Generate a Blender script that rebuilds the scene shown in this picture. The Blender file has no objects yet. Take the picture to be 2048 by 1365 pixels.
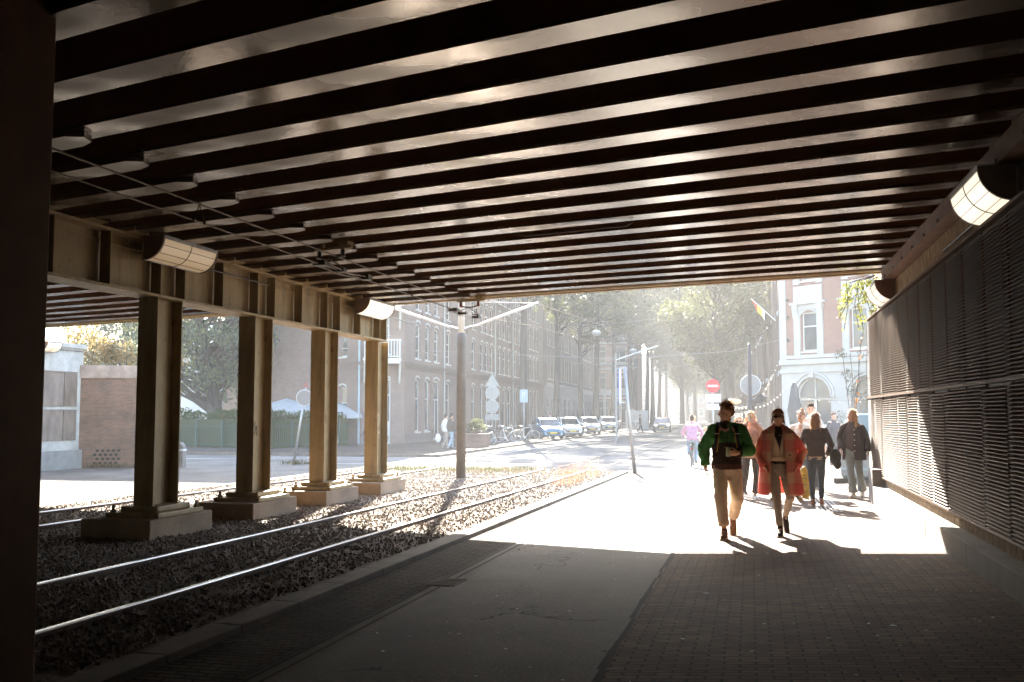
import bpy, math, random
from math import sin, cos, pi, radians
from mathutils import Vector, Matrix, Euler, noise
random.seed(7)
S = bpy.context.scene
COL = S.collection
V = Vector

# ------------------------------------------------------------------ terrain
def zg(y): return -0.008 * max(-30.0, min(30.0, y))
def zs(x, y): return zg(y) + 0.055 * max(0.0, min(3.2, x + .95))

# ------------------------------------------------------------------ mesh builder
class MB:
    def __init__(s): s.v = []; s.f = []
    def add(s, vs, fs):
        n = len(s.v); s.v += [tuple(p) for p in vs]; s.f += [tuple(i + n for i in f) for f in fs]
    def quad(s, a, b, c, d): s.add([a, b, c, d], [(0, 1, 2, 3)])
    def box(s, x0, x1, y0, y1, z0, z1, m=None):
        vs = [V((x, y, z)) for z in (z0, z1) for y in (y0, y1) for x in (x0, x1)]
        if m is not None: vs = [m @ p for p in vs]
        s.add(vs, [(0, 2, 3, 1), (4, 5, 7, 6), (0, 1, 5, 4), (2, 6, 7, 3), (0, 4, 6, 2), (1, 3, 7, 5)])
    def bar(s, a, b, w, h, up=V((0, 0, 1))):
        a, b = V(a), V(b); d = (b - a).normalized(); r = d.cross(V(up)).normalized(); u = r.cross(d)
        vs = [p + r * (w / 2) * i + u * (h / 2) * j for p in (a, b) for i, j in ((-1, -1), (1, -1), (1, 1), (-1, 1))]
        s.add(vs, [(3, 2, 1, 0), (4, 5, 6, 7), (0, 1, 5, 4), (1, 2, 6, 5), (2, 3, 7, 6), (3, 0, 4, 7)])
    def cyl(s, a, b, r0, r1=None, n=12, cap=True):
        r1 = r0 if r1 is None else r1
        s.tube([a, b], [r0, r1], n, cap)
    def tube(s, pts, r, n=8, cap=True):
        pts = [V(p) for p in pts]; k = len(pts)
        rs = r if isinstance(r, (list, tuple)) else [r] * k
        vs = []; ref = None
        for i, p in enumerate(pts):
            d = (pts[min(i + 1, k - 1)] - pts[max(i - 1, 0)])
            d = d.normalized() if d.length > 1e-9 else V((0, 0, 1))
            if ref is None: ref = V((1, 0, 0)) if abs(d.x) < .8 else V((0, 1, 0))
            u = (ref - d * ref.dot(d)).normalized(); w = d.cross(u); ref = u
            for j in range(n):
                a = 2 * pi * j / n; vs.append(p + (u * cos(a) + w * sin(a)) * rs[i])
        fs = [(i * n + j, i * n + (j + 1) % n, (i + 1) * n + (j + 1) % n, (i + 1) * n + j) for i in range(k - 1) for j in range(n)]
        if cap: fs += [tuple(range(n - 1, -1, -1)), tuple((k - 1) * n + j for j in range(n))]
        s.add(vs, fs)
    def ell(s, c, r, rot=None, nu=14, nv=9):
        c = V(c); r = V(r) if not isinstance(r, (int, float)) else V((r, r, r))
        vs = [V((0, 0, -1))]
        for i in range(1, nv):
            t = -pi / 2 + pi * i / nv
            for j in range(nu):
                a = 2 * pi * j / nu; vs.append(V((cos(t) * cos(a), cos(t) * sin(a), sin(t))))
        vs.append(V((0, 0, 1)))
        q = []
        for p in vs:
            p = V((p.x * r.x, p.y * r.y, p.z * r.z))
            if rot is not None: p = rot @ p
            q.append(p + c)
        fs = [(0, 1 + (j + 1) % nu, 1 + j) for j in range(nu)]
        for i in range(nv - 2):
            for j in range(nu):
                a = 1 + i * nu + j; b = 1 + i * nu + (j + 1) % nu
                fs.append((a, b, b + nu, a + nu))
        L = len(vs) - 1; b0 = 1 + (nv - 2) * nu
        fs += [(b0 + j, b0 + (j + 1) % nu, L) for j in range(nu)]
        s.add(q, fs)
    def cap(s, a, b, r0, r1=None, n=12):       # tapered capsule, optional
        r1 = r0 if r1 is None else r1
        a, b = V(a), V(b); d = b - a; L = d.length
        if L < 1e-6: s.ell(a, max(r0, r1)); return
        d /= L; pts = []; rs = []
        for t in (-88, -60, -30): pts.append(a + d * r0 * sin(radians(t))); rs.append(max(.0008, r0 * cos(radians(t))))
        for t in (0, .34, .67, 1): pts.append(a + d * L * t); rs.append(r0 + (r1 - r0) * t)
        for t in (30, 60, 88): pts.append(b + d * r1 * sin(radians(t))); rs.append(max(.0008, r1 * cos(radians(t))))
        s.tube(pts, rs, n)
    def prism(s, poly, ext):                     # poly: 3-d points in a plane, extruded by ext
        n = len(poly); e = V(ext); vs = [V(p) for p in poly]; vs += [p + e for p in vs]
        s.add(vs, [tuple(range(n - 1, -1, -1)), tuple(range(n, 2 * n))] + [(i, (i + 1) % n, n + (i + 1) % n, n + i) for i in range(n)])
    def lathe(s, c, prof, n=16):
        c = V(c); k = len(prof); vs = [c + V((r * cos(2 * pi * j / n), r * sin(2 * pi * j / n), z)) for r, z in prof for j in range(n)]
        fs = [(i * n + j, i * n + (j + 1) % n, (i + 1) * n + (j + 1) % n, (i + 1) * n + j) for i in range(k - 1) for j in range(n)]
        fs += [tuple(range(n - 1, -1, -1)), tuple((k - 1) * n + j for j in range(n))]
        s.add(vs, fs)
    def torus(s, c, R, r, axis='y', n=24, m=6):
        c = V(c); vs = []
        for i in range(n):
            a = 2 * pi * i / n
            for j in range(m):
                b = 2 * pi * j / m; q = R + r * cos(b)
                if axis == 'y': p = V((q * cos(a), r * sin(b), q * sin(a)))
                elif axis == 'x': p = V((r * sin(b), q * cos(a), q * sin(a)))
                else: p = V((q * cos(a), q * sin(a), r * sin(b)))
                vs.append(c + p)
        s.add(vs, [(i * m + j, ((i + 1) % n) * m + j, ((i + 1) % n) * m + (j + 1) % m, i * m + (j + 1) % m) for i in range(n) for j in range(m)])
    def mesh(s, name):
        me = bpy.data.meshes.new(name); me.from_pydata(s.v, [], s.f); me.update(); return me
    def build(s, name, mat, parent=None, smooth=False, bevel=0):
        me = s.mesh(name)
        o = bpy.data.objects.new(name, me); COL.objects.link(o)
        if mat is not None: me.materials.append(mat)
        if parent is not None: o.parent = parent
        if smooth: me.polygons.foreach_set('use_smooth', [True] * len(me.polygons))
        if bevel:
            b = o.modifiers.new('b', 'BEVEL'); b.width = bevel; b.segments = 2; b.limit_method = 'ANGLE'
        return o

DG = bpy.context.evaluated_depsgraph_get
def bake(o):
    dg = DG(); dg.update(); e = o.evaluated_get(dg)
    me = bpy.data.meshes.new_from_object(e); old = o.data; o.modifiers.clear(); o.data = me; me.name = o.name
    return o
_tex = {}
def blob(mb, name, mats, parent, vox=.012, pick=None, fold=0, fscale=.12, smooth=4, sub=False):
    if not isinstance(mats, (list, tuple)): mats = [mats]
    o = mb.build(name, mats[0], None)
    r = o.modifiers.new('r', 'REMESH'); r.mode = 'VOXEL'; r.voxel_size = vox; r.use_smooth_shade = True
    if smooth: m = o.modifiers.new('s', 'SMOOTH'); m.iterations = smooth; m.factor = .5
    if fold:
        if fscale not in _tex:
            t = bpy.data.textures.new('fold', 'CLOUDS'); t.noise_scale = fscale; t.noise_depth = 2; _tex[fscale] = t
        d = o.modifiers.new('d', 'DISPLACE'); d.texture = _tex[fscale]; d.strength = fold; d.mid_level = .5
        m = o.modifiers.new('s2', 'SMOOTH'); m.iterations = 1
    bake(o)
    me = o.data; me.materials.clear()
    for m in mats: me.materials.append(m)
    me.polygons.foreach_set('use_smooth', [True] * len(me.polygons))
    if pick is not None:
        me.polygons.foreach_set('material_index', [pick(p.center) for p in me.polygons])
    if parent is not None: o.parent = parent
    return o

def empty(name, label, cat, loc=(0, 0, 0), rz=0, group=None):
    o = bpy.data.objects.new(name, None); COL.objects.link(o); o.location = loc; o.rotation_euler = (0, 0, rz)
    o.empty_display_size = .2
    return tag(o, label, cat, group)
def tag(o, label, cat, group=None):
    o['label'] = label; o['category'] = cat
    if group: o['group'] = group
    return o
def struct(o): o['kind'] = 'structure'; return o
def stuff(o, label=None, cat=None):
    o['kind'] = 'stuff'
    if label: o['label'] = label; o['category'] = cat
    return o
def dup(root, loc, rz, label=None, group=None):
    r = root.copy(); COL.objects.link(r); r.location = loc; r.rotation_euler = (0, 0, rz)
    if label: r['label'] = label
    if group: r['group'] = group
    for c in list(root.children):
        k = c.copy(); COL.objects.link(k); k.parent = r
        for g in list(c.children):
            q = g.copy(); COL.objects.link(q); q.parent = k
    return r
def part(o, parent, loc=(0, 0, 0), rz=0):        # linked copy of a part (with its sub-parts) under another parent
    k = o.copy(); COL.objects.link(k); k.parent = parent; k.location = loc; k.rotation_euler = (0, 0, rz)
    for g in list(o.children):
        q = g.copy(); COL.objects.link(q); q.parent = k
    return k

# ------------------------------------------------------------------ materials
class NT:
    def __init__(s, name):
        s.m = bpy.data.materials.new(name); s.m.use_nodes = True; s.t = s.m.node_tree; s.n = s.t.nodes
        s.b = s.n['Principled BSDF']; s.out = s.n['Material Output']
        s.tc = s.n.new('ShaderNodeTexCoord')
    def nd(s, t, **k):
        n = s.n.new(t)
        for a, b in k.items():
            if a in n.inputs.keys(): n.inputs[a].default_value = b
            else: setattr(n, a, b)
        return n
    def L(s, a, b): s.t.links.new(a, b)
    def noise(s, scale, detail=4, rough=.6, vec=None, stretch=None):
        n = s.nd('ShaderNodeTexNoise'); n.inputs['Scale'].default_value = scale; n.inputs['Detail'].default_value = detail; n.inputs['Roughness'].default_value = rough
        src = vec or s.tc.outputs['Object']
        if stretch:
            mp = s.nd('ShaderNodeMapping'); mp.inputs['Scale'].default_value = stretch; s.L(src, mp.inputs[0]); src = mp.outputs[0]
        s.L(src, n.inputs['Vector']); return n.outputs['Fac']
    def ramp(s, fac, stops):
        r = s.nd('ShaderNodeValToRGB'); e = r.color_ramp.elements
        while len(e) < len(stops): e.new(.5)
        for i, (p, c) in enumerate(stops): e[i].position = p; e[i].color = (*c, 1) if len(c) == 3 else c
        s.L(fac, r.inputs[0]); return r.outputs[0]
    def mix(s, fac, a, b, mode='MIX'):
        m = s.nd('ShaderNodeMix', data_type='RGBA', blend_type=mode)
        for sock, x in ((m.inputs[0], fac), (m.inputs[6], a), (m.inputs[7], b)):
            if isinstance(x, (int, float)): sock.default_value = x
            elif isinstance(x, tuple): sock.default_value = (*x, 1) if len(x) == 3 else x
            else: s.L(x, sock)
        return m.outputs[2]
    def math(s, op, a, b=0.0):
        m = s.nd('ShaderNodeMath', operation=op)
        for i, x in enumerate((a, b)):
            if isinstance(x, (int, float)): m.inputs[i].default_value = x
            else: s.L(x, m.inputs[i])
        return m.outputs[0]
    def bump(s, h, dist=.01, strength=1):
        b = s.nd('ShaderNodeBump'); b.inputs['Distance'].default_value = dist; b.inputs['Strength'].default_value = strength
        s.L(h, b.inputs['Height']); s.L(b.outputs[0], s.b.inputs['Normal'])
    def set(s, **k):
        for a, x in k.items():
            sock = s.b.inputs[a]
            if isinstance(x, tuple): sock.default_value = (*x, 1) if len(x) == 3 else x
            elif isinstance(x, (int, float)): sock.default_value = x
            else: s.L(x, sock)
        return s
def sc(c, k): return tuple(min(1, x * k) for x in c)
def mat(name, c, rough=.6, var=.15, scale=4, bump=0, bscale=60, metal=0, spec=.5, stretch=None, ior=1.5):
    t = NT(name)
    f = t.noise(scale, 5, .65, stretch=stretch)
    col = t.ramp(f, [(.3, sc(c, 1 - var)), (.7, sc(c, 1 + var))]) if var else c
    t.set(**{'Base Color': col, 'Roughness': rough, 'Metallic': metal, 'Specular IOR Level': spec, 'IOR': ior})
    if bump: t.bump(t.noise(bscale, 3, .6), bump)
    return t.m
def brickmat(name, c1, c2, mortar, bw=.22, bh=.065, gap=.012, plane='xz', bump=.006, rough=.8, dirt=.25, rot=0, off=.5, spec=.3):
    t = NT(name)
    sp = t.nd('ShaderNodeSeparateXYZ'); t.L(t.tc.outputs['Object'], sp.inputs[0])
    cb = t.nd('ShaderNodeCombineXYZ')
    if plane == 'xz': t.L(t.math('ADD', sp.outputs[0], sp.outputs[1]), cb.inputs[0]); t.L(sp.outputs[2], cb.inputs[1])
    else: t.L(sp.outputs[0], cb.inputs[0]); t.L(sp.outputs[1], cb.inputs[1])
    wob = t.noise(1.3, 3)
    vec = t.nd('ShaderNodeVectorMath', operation='ADD'); t.L(cb.outputs[0], vec.inputs[0])
    w2 = t.nd('ShaderNodeCombineXYZ'); k = t.math('MULTIPLY', t.math('SUBTRACT', wob, .5), .03 if plane != 'xz' else .004); t.L(k, w2.inputs[0]); t.L(k, w2.inputs[1]); t.L(w2.outputs[0], vec.inputs[1])
    b = t.nd('ShaderNodeTexBrick'); b.offset = off
    b.inputs['Scale'].default_value = 1; b.inputs['Brick Width'].default_value = bw; b.inputs['Row Height'].default_value = bh
    b.inputs['Mortar Size'].default_value = gap; b.inputs['Mortar Smooth'].default_value = .3; b.inputs['Bias'].default_value = 0
    b.inputs['Color1'].default_value = (*c1, 1); b.inputs['Color2'].default_value = (*c2, 1); b.inputs['Mortar'].default_value = (*mortar, 1)
    t.L(vec.outputs[0], b.inputs['Vector'])
    d = t.ramp(t.noise(.9, 6, .7), [(.3, (1 - dirt,) * 3), (.75, (1 + dirt * .4,) * 3)])
    if plane == 'xy':
        d2 = t.ramp(t.noise(9, 4, .8), [(.3, (.7,) * 3), (.7, (1.25,) * 3)]); d = t.mix(1.0, d, d2, 'MULTIPLY')
    col = t.mix(1.0, b.outputs['Color'], d, 'MULTIPLY')
    t.set(**{'Base Color': col, 'Roughness': rough, 'Specular IOR Level': spec})
    h = t.math('SUBTRACT', t.math('MULTIPLY', t.noise(30, 3), .35), b.outputs['Fac'])
    t.bump(h, bump)
    return t.m

# ceiling paint: gloss broken up by dirt patches
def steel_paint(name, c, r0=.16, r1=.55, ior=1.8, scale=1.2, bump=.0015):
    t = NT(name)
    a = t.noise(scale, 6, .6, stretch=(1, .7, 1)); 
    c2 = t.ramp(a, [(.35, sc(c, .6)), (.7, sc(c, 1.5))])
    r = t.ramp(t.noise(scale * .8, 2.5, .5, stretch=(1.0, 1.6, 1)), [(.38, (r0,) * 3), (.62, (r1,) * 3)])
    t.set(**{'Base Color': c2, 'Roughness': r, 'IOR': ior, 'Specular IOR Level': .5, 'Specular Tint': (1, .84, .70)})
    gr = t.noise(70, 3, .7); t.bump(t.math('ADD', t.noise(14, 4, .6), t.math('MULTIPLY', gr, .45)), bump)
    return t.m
def weathered(name, c, rough=.55):
    t = NT(name)
    base = t.ramp(t.noise(2.2, 5, .65), [(.3, sc(c, .82)), (.7, sc(c, 1.15))])
    st = t.ramp(t.noise(5, 5, .7, stretch=(1, 1, .12)), [(.46, (0, 0, 0)), (.66, (.7, .7, .7))])
    col = t.mix(st, base, sc(c, .45))
    ru = t.ramp(t.noise(3.1, 6, .75), [(.60, (0, 0, 0)), (.68, (.85, .85, .85))])
    col = t.mix(ru, col, (.16, .075, .035))
    chip = t.ramp(t.noise(38, 3, .6), [(.68, (0, 0, 0)), (.71, (.8, .8, .8))]); col = t.mix(chip, col, (.09, .05, .03))
    t.set(**{'Base Color': col, 'Roughness': rough}); t.bump(t.math('ADD', t.noise(30, 3), chip), .003); return t.m
def leafmat(name, c, tr):
    t = NT(name)
    oi = t.nd('ShaderNodeNewGeometry')
    rnd = oi.outputs['Random Per Island']
    col = t.ramp(rnd, [(0, sc(c, .6)), (.5, c), (.85, (c[0] * 1.8, c[1] * 1.45, c[2])), (1, (c[0] * 2.6, c[1] * 1.6, c[2] * .8))])
    tcol = t.ramp(rnd, [(0, sc(tr, .7)), (1, (tr[0] * 1.4, tr[1] * 1.1, tr[2]))])
    t.set(**{'Base Color': col, 'Roughness': .45, 'Specular IOR Level': .4})
    tl = t.nd('ShaderNodeBsdfTranslucent'); t.L(tcol, tl.inputs[0])
    mx = t.nd('ShaderNodeMixShader'); mx.inputs[0].default_value = .45
    t.L(t.b.outputs[0], mx.inputs[1]); t.L(tl.outputs[0], mx.inputs[2]); t.L(mx.outputs[0], t.out.inputs[0])
    return t.m
def emit(name, c, s, base=(.8, .75, .65)):
    t = NT(name); t.set(**{'Base Color': base, 'Emission Color': c, 'Emission Strength': s, 'Roughness': .35}); return t.m
def glassmat(name, c=(.05, .06, .07), rough=.06):
    t = NT(name)
    n = t.noise(.35, 3); col = t.ramp(n, [(.35, sc(c, .6)), (.65, sc(c, 2.0))])
    t.set(**{'Base Color': col, 'Roughness': rough, 'IOR': 1.5}); t.bump(t.noise(1.2, 2), .004); return t.m
# ------------------------------------------------------------------ camera, sun, sky, haze
cam = bpy.data.cameras.new('camera'); co = bpy.data.objects.new('camera', cam); COL.objects.link(co)
cam.lens = 35.0; cam.sensor_width = 36; cam.clip_end = 3000; cam.clip_start = .05
co.location = (0, 0, 1.60); co.rotation_euler = (radians(90 + 4.18), 0, radians(13.493))
S.camera = co
AZ, EL = radians(-14.6), radians(29.6)
sd = V((sin(AZ) * cos(EL), cos(AZ) * cos(EL), sin(EL)))
sl = bpy.data.lights.new('sun', 'SUN'); so = bpy.data.objects.new('sun', sl); COL.objects.link(so)
sl.energy = 3.3; sl.angle = radians(.53); sl.color = (1, .92, .79); so.rotation_euler = sd.to_track_quat('Z', 'Y').to_euler()
so.location = (-20, 40, 40)
W = bpy.data.worlds.new('World'); S.world = W; W.use_nodes = True
wn = W.node_tree; bg = wn.nodes['Background']
sky = wn.nodes.new('ShaderNodeTexSky'); sky.sky_type = 'NISHITA'; sky.sun_disc = False
sky.sun_elevation = EL; sky.sun_rotation = AZ; sky.dust_density = 1.2; sky.air_density = 1.2; sky.ozone_density = 1.0
wn.links.new(sky.outputs[0], bg.inputs[0]); bg.inputs[1].default_value = .075
S.view_settings.view_transform = 'Standard'; S.view_settings.look = 'None'; S.view_settings.gamma = 1; S.view_settings.exposure = 4.0
cy = S.cycles
cy.use_denoising = True
try: cy.denoiser = 'OPENIMAGEDENOISE'
except Exception: pass
cy.max_bounces = 8; cy.diffuse_bounces = 4; cy.glossy_bounces = 4; cy.transmission_bounces = 4; cy.volume_bounces = 1
cy.sample_clamp_indirect = 4; cy.caustics_reflective = False; cy.caustics_refractive = False
hz = MB(); hz.box(-130, 90, -104, 460, -1.6, 24)
h = hz.build('haze', None); stuff(h, 'thin sunlit morning haze filling the street', 'haze')
hm = bpy.data.materials.new('haze'); hm.use_nodes = True; hn = hm.node_tree
hn.nodes.remove(hn.nodes['Principled BSDF']); pv = hn.nodes.new('ShaderNodeVolumePrincipled')
pv.inputs['Color'].default_value = (.97, .96, .94, 1); pv.inputs['Density'].default_value = .00155; pv.inputs['Anisotropy'].default_value = .075
hn.links.new(pv.outputs[0], hn.nodes['Material Output'].inputs['Volume']); h.data.materials.append(hm)

# ------------------------------------------------------------------ materials
m_ground = mat('worn_asphalt_light', (.16, .148, .135), .95, .3, .5, .006, 120, 0, .1)
def asphalt_mat():
    t = NT('asphalt')
    n1 = t.noise(1.1, 6, .65); n2 = t.noise(95, 4, .85)
    c = t.ramp(n1, [(.3, (.088, .077, .066)), (.7, (.145, .128, .11))])
    c = t.mix(t.ramp(n2, [(.42, (0, 0, 0)), (.7, (1, 1, 1))]), c, (.24, .23, .215))
    n3 = t.noise(38, 5, .8); c = t.mix(t.ramp(n3, [(.54, (0, 0, 0)), (.66, (.8, .8, .8))]), c, (.28, .27, .255)); c = t.mix(t.ramp(n3, [(.34, (.75, .75, .75)), (.44, (0, 0, 0))]), c, (.07, .066, .062))
    c = t.mix(t.ramp(t.noise(.45, 5, .6, stretch=(1.6, .5, 1)), [(.42, (0, 0, 0)), (.62, (.55, .55, .55))]), c, (.09, .084, .078))
    vo = t.nd('ShaderNodeTexVoronoi', feature='DISTANCE_TO_EDGE'); vo.inputs['Scale'].default_value = .55
    wv = t.nd('ShaderNodeVectorMath', operation='ADD'); nz = t.nd('ShaderNodeTexNoise'); nz.inputs['Scale'].default_value = 2.5; t.L(t.tc.outputs['Object'], nz.inputs[0]); t.L(t.tc.outputs['Object'], wv.inputs[0]); t.L(nz.outputs['Color'], wv.inputs[1]); t.L(wv.outputs[0], vo.inputs['Vector'])
    ck = t.math('MULTIPLY', t.ramp(vo.outputs['Distance'], [(.004, (1, 1, 1)), (.011, (0, 0, 0))]), t.ramp(t.noise(.7, 3), [(.46, (0, 0, 0)), (.56, (1, 1, 1))])); c = t.mix(ck, c, (.02, .018, .016))
    gm = t.nd('ShaderNodeTexVoronoi'); gm.inputs['Scale'].default_value = 3.2; t.L(t.tc.outputs['Object'], gm.inputs['Vector']); c = t.mix(t.ramp(gm.outputs['Distance'], [(.055, (.6, .6, .6)), (.075, (0, 0, 0))]), c, (.045, .04, .036))
    t.set(**{'Base Color': c, 'Roughness': .72, 'IOR': 1.45, 'Specular IOR Level': .30}); t.bump(t.noise(70, 4, .8), .010); return t.m
m_asph = asphalt_mat()
m_side = brickmat('clinker_paving', (.235, .145, .095), (.135, .085, .06), (.04, .03, .024), .205, .075, .011, 'xy', .012, .80, .4, 0, .5, .16)
m_gut = brickmat('gutter_paving', (.15, .122, .10), (.10, .085, .073), (.035, .03, .026), .205, .08, .011, 'xy', .012, .9, .35, 0, .5, .12)
m_curb = mat('curb_stone', (.15, .125, .105), .8, .25, 3, .004, 60)
m_dark = mat('dark_groove', (.02, .018, .016), .9, .2)
m_gravel = mat('gravel_base', (.17, .135, .11), .95, .4, 18, .03, 40)
def stone_mat():
    t = NT('ballast_stone'); g = t.nd('ShaderNodeNewGeometry')
    t.set(**{'Base Color': t.ramp(g.outputs['Random Per Island'], [(0, (.13, .10, .08)), (.5, (.22, .175, .14)), (.85, (.31, .255, .21)), (1, (.34, .23, .14))]), 'Roughness': .75}); return t.m
m_stone = stone_mat()
m_rail = mat('polished_rail', (.36, .33, .31), .28, .1, 3, 0, 60, 1)
m_railrust = mat('rusty_rail_side', (.10, .06, .04), .75, .3, 8)
m_white = mat('road_paint', (.72, .72, .70), .7, .15, 6)
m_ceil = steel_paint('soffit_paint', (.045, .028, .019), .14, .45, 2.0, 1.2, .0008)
m_web = mat('bridge_paint_dark', (.30, .175, .10), .8, .3, 2)
m_girder = weathered('girder_paint', (.36, .27, .145))
m_pier = mat('pier_paint', (.20, .105, .055), .7, .25, 2)
m_conc = mat('pedestal_concrete', (.30, .225, .165), .85, .3, 3, .008, 45)
m_plinth = mat('plinth_concrete', (.19, .178, .168), .85, .2, 2.2, .004, 50)
m_pebble = mat('pebbledash', (.30, .22, .14), .9, .6, 14, .03, 26, stretch=(1, 1, .45))
m_louv = mat('bronze_louvre', (.085, .045, .024), .55, .3, 3, 0, 60, 0, .18)
m_steelb = mat('bearing_beam_paint', (.16, .10, .075), .6, .3, 4)
m_steel = mat('galvanised', (.32, .33, .34), .45, .12, 6, 0, 60, .6)
m_wire = mat('copper_wire', (.10, .07, .05), .5, .2, 6, 0, 60, .5)
m_black = mat('black_plastic', (.02, .02, .02), .5, .1)
m_pole = mat('pole_paint', (.115, .108, .102), .5, .3, 3, 0, 60)
m_polew = mat('pole_paint_light', (.55, .57, .58), .45, .1, 3)
m_ins = mat('red_insulator', (.30, .07, .04), .4, .2)

# ------------------------------------------------------------------ ground
YS = [-100, -32, -30, -20] + list(range(-10, 31, 4)) + [30, 36, 45, 60, 90, 150, 250, 455]
YS = sorted(set(YS))
def strip(name, m, xs, y0, y1, dz, f=zg):
    mb = MB(); ys = sorted({y0, y1} | {y for y in YS if y0 < y < y1})
    for a, b in zip(ys[:-1], ys[1:]):
        for x0, x1 in zip(xs[:-1], xs[1:]):
            mb.quad((x0, a, f(a) + dz), (x1, a, f(a) + dz), (x1, b, f(b) + dz), (x0, b, f(b) + dz)) if f is zg else \
                mb.quad((x0, a, f(x0, a) + dz), (x1, a, f(x1, a) + dz), (x1, b, f(x1, b) + dz), (x0, b, f(x0, b) + dz))
    return struct(mb.build(name, m))
strip('ground', m_ground, [-128, -60, -20, 0, 30, 88], -100, 455, -.02)
strip('road', m_asph, [-2.89, -.95], -98, 34, 0)
strip('gutter', m_gut, [-3.78, -3.10], -98, 31.4, 0)
strip('sidewalk', m_side, [-.95, .1, 1.2, 2.25, 14], -98, 44, .004, zs)
mb = MB()
for x in (-3.095, -2.995, -2.90):
    pass
sl_ = strip('slot_drain', m_curb, [-3.10, -2.89], -30, 31.4, -.006)
mb = MB()
for x in (-3.085, -2.985):
    ys = [y for y in YS if y <= 30] + [31.4]
    for a, b in zip(ys[:-1], ys[1:]): mb.quad((x, a, zg(a)), (x + .028, a, zg(a)), (x + .028, b, zg(b)), (x, b, zg(b)))
struct(mb.build('drain_groove', m_dark))
mb = MB(); y = -30
random.seed(11)
while y < 44:                                     # ragged joint between asphalt and sidewalk
    y2 = y + random.uniform(.25, .7); w = random.uniform(.03, .065); o_ = random.uniform(-.012, .012)
    mb.quad((-.965 + o_ - w / 2, y, zg(y) + .009), (-.965 + o_ + w / 2, y, zg(y) + .009), (-.965 + o_ + w * .5, y2, zg(y2) + .009), (-.965 + o_ - w * .4, y2, zg(y2) + .009)); y = y2
struct(mb.build('paving_joint', m_dark))
# curb between track bed and gutter, in stones
mb = MB(); y = -30
while y < 31.3:
    y2 = min(y + 1.0, 31.4); a = zg(y); b = zg(y2)
    vs = [(-4.04, y + .006, a - .1), (-3.78, y + .006, a - .1), (-3.78, y2, b - .1), (-4.04, y2, b - .1), (-4.04, y + .006, a + .06), (-3.79, y + .006, a + .06), (-3.79, y2, b + .06), (-4.04, y2, b + .06)]
    mb.add(vs, [(3, 2, 1, 0), (4, 5, 6, 7), (0, 1, 5, 4), (1, 2, 6, 5), (2, 3, 7, 6), (3, 0, 4, 7)]); y = y2
struct(mb.build('curb', m_curb, bevel=.012))
# gravel bed
mb = MB(); nx, ny = 60, 150; x0, x1, y0, y1 = -12.6, -4.04, 4.0, 31.4
g = []
for j in range(ny + 1):
    for i in range(nx + 1):
        x = x0 + (x1 - x0) * i / nx; y = y0 + (y1 - y0) * j / ny
        g.append((x, y, zg(y) + .035 + .025 * noise.noise(V((x * 1.3, y * 1.3, 0))) + .02 * noise.noise(V((x * 6, y * 6, 3)))))
mb.add(g, [(j * (nx + 1) + i, j * (nx + 1) + i + 1, (j + 1) * (nx + 1) + i + 1, (j + 1) * (nx + 1) + i) for j in range(ny) for i in range(nx)])
struct(mb.build('gravel_bed', m_gravel, smooth=True))
strip('track_bed', m_gravel, [-12.6, -4.04], -98, 4.0, .03)
mb = MB(); random.seed(3)
OCT = [V(p) for p in ((1, 0, 0), (-1, 0, 0), (0, 1, 0), (0, -1, 0), (0, 0, 1), (0, 0, -1), (.7, .7, .3), (-.6, .6, -.4), (.6, -.7, .35), (-.7, -.6, .3))]
OF = [(0, 6, 4), (6, 2, 4), (2, 7, 4), (7, 1, 4), (1, 9, 4), (9, 3, 4), (3, 8, 4), (8, 0, 4), (0, 5, 6), (6, 5, 2), (2, 5, 7), (7, 5, 1), (1, 5, 9), (9, 5, 3), (3, 5, 8), (8, 5, 0)]
def stone(x, y, z, r):
    q = Euler((random.uniform(0, 6), random.uniform(0, 6), random.uniform(0, 6))).to_matrix()
    s_ = V((r * random.uniform(.7, 1.4), r * random.uniform(.6, 1.1), r * random.uniform(.55, 1.0)))
    mb.add([q @ V((p.x * s_.x, p.y * s_.y, p.z * s_.z)) * random.uniform(.9, 1.1) + V((x, y, z)) for p in OCT], OF)
for i in range(46000):
    y = 5.5 + 25.8 * random.random() ** 1.25; x = random.uniform(-9.6, -4.1) if random.random() < .75 else random.uniform(-12.5, -9.6)
    if any(abs(x - rx) < .06 for rx in (-5.03, -6.51, -10.08, -11.56)): continue
    stone(x, y, zg(y) + .05 + .025 * noise.noise(V((x * 1.3, y * 1.3, 0))), random.uniform(.009, .021))
stuff(mb.build('ballast_stones', m_stone), 'loose grey and brown ballast stones around the rails', 'gravel')
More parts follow.
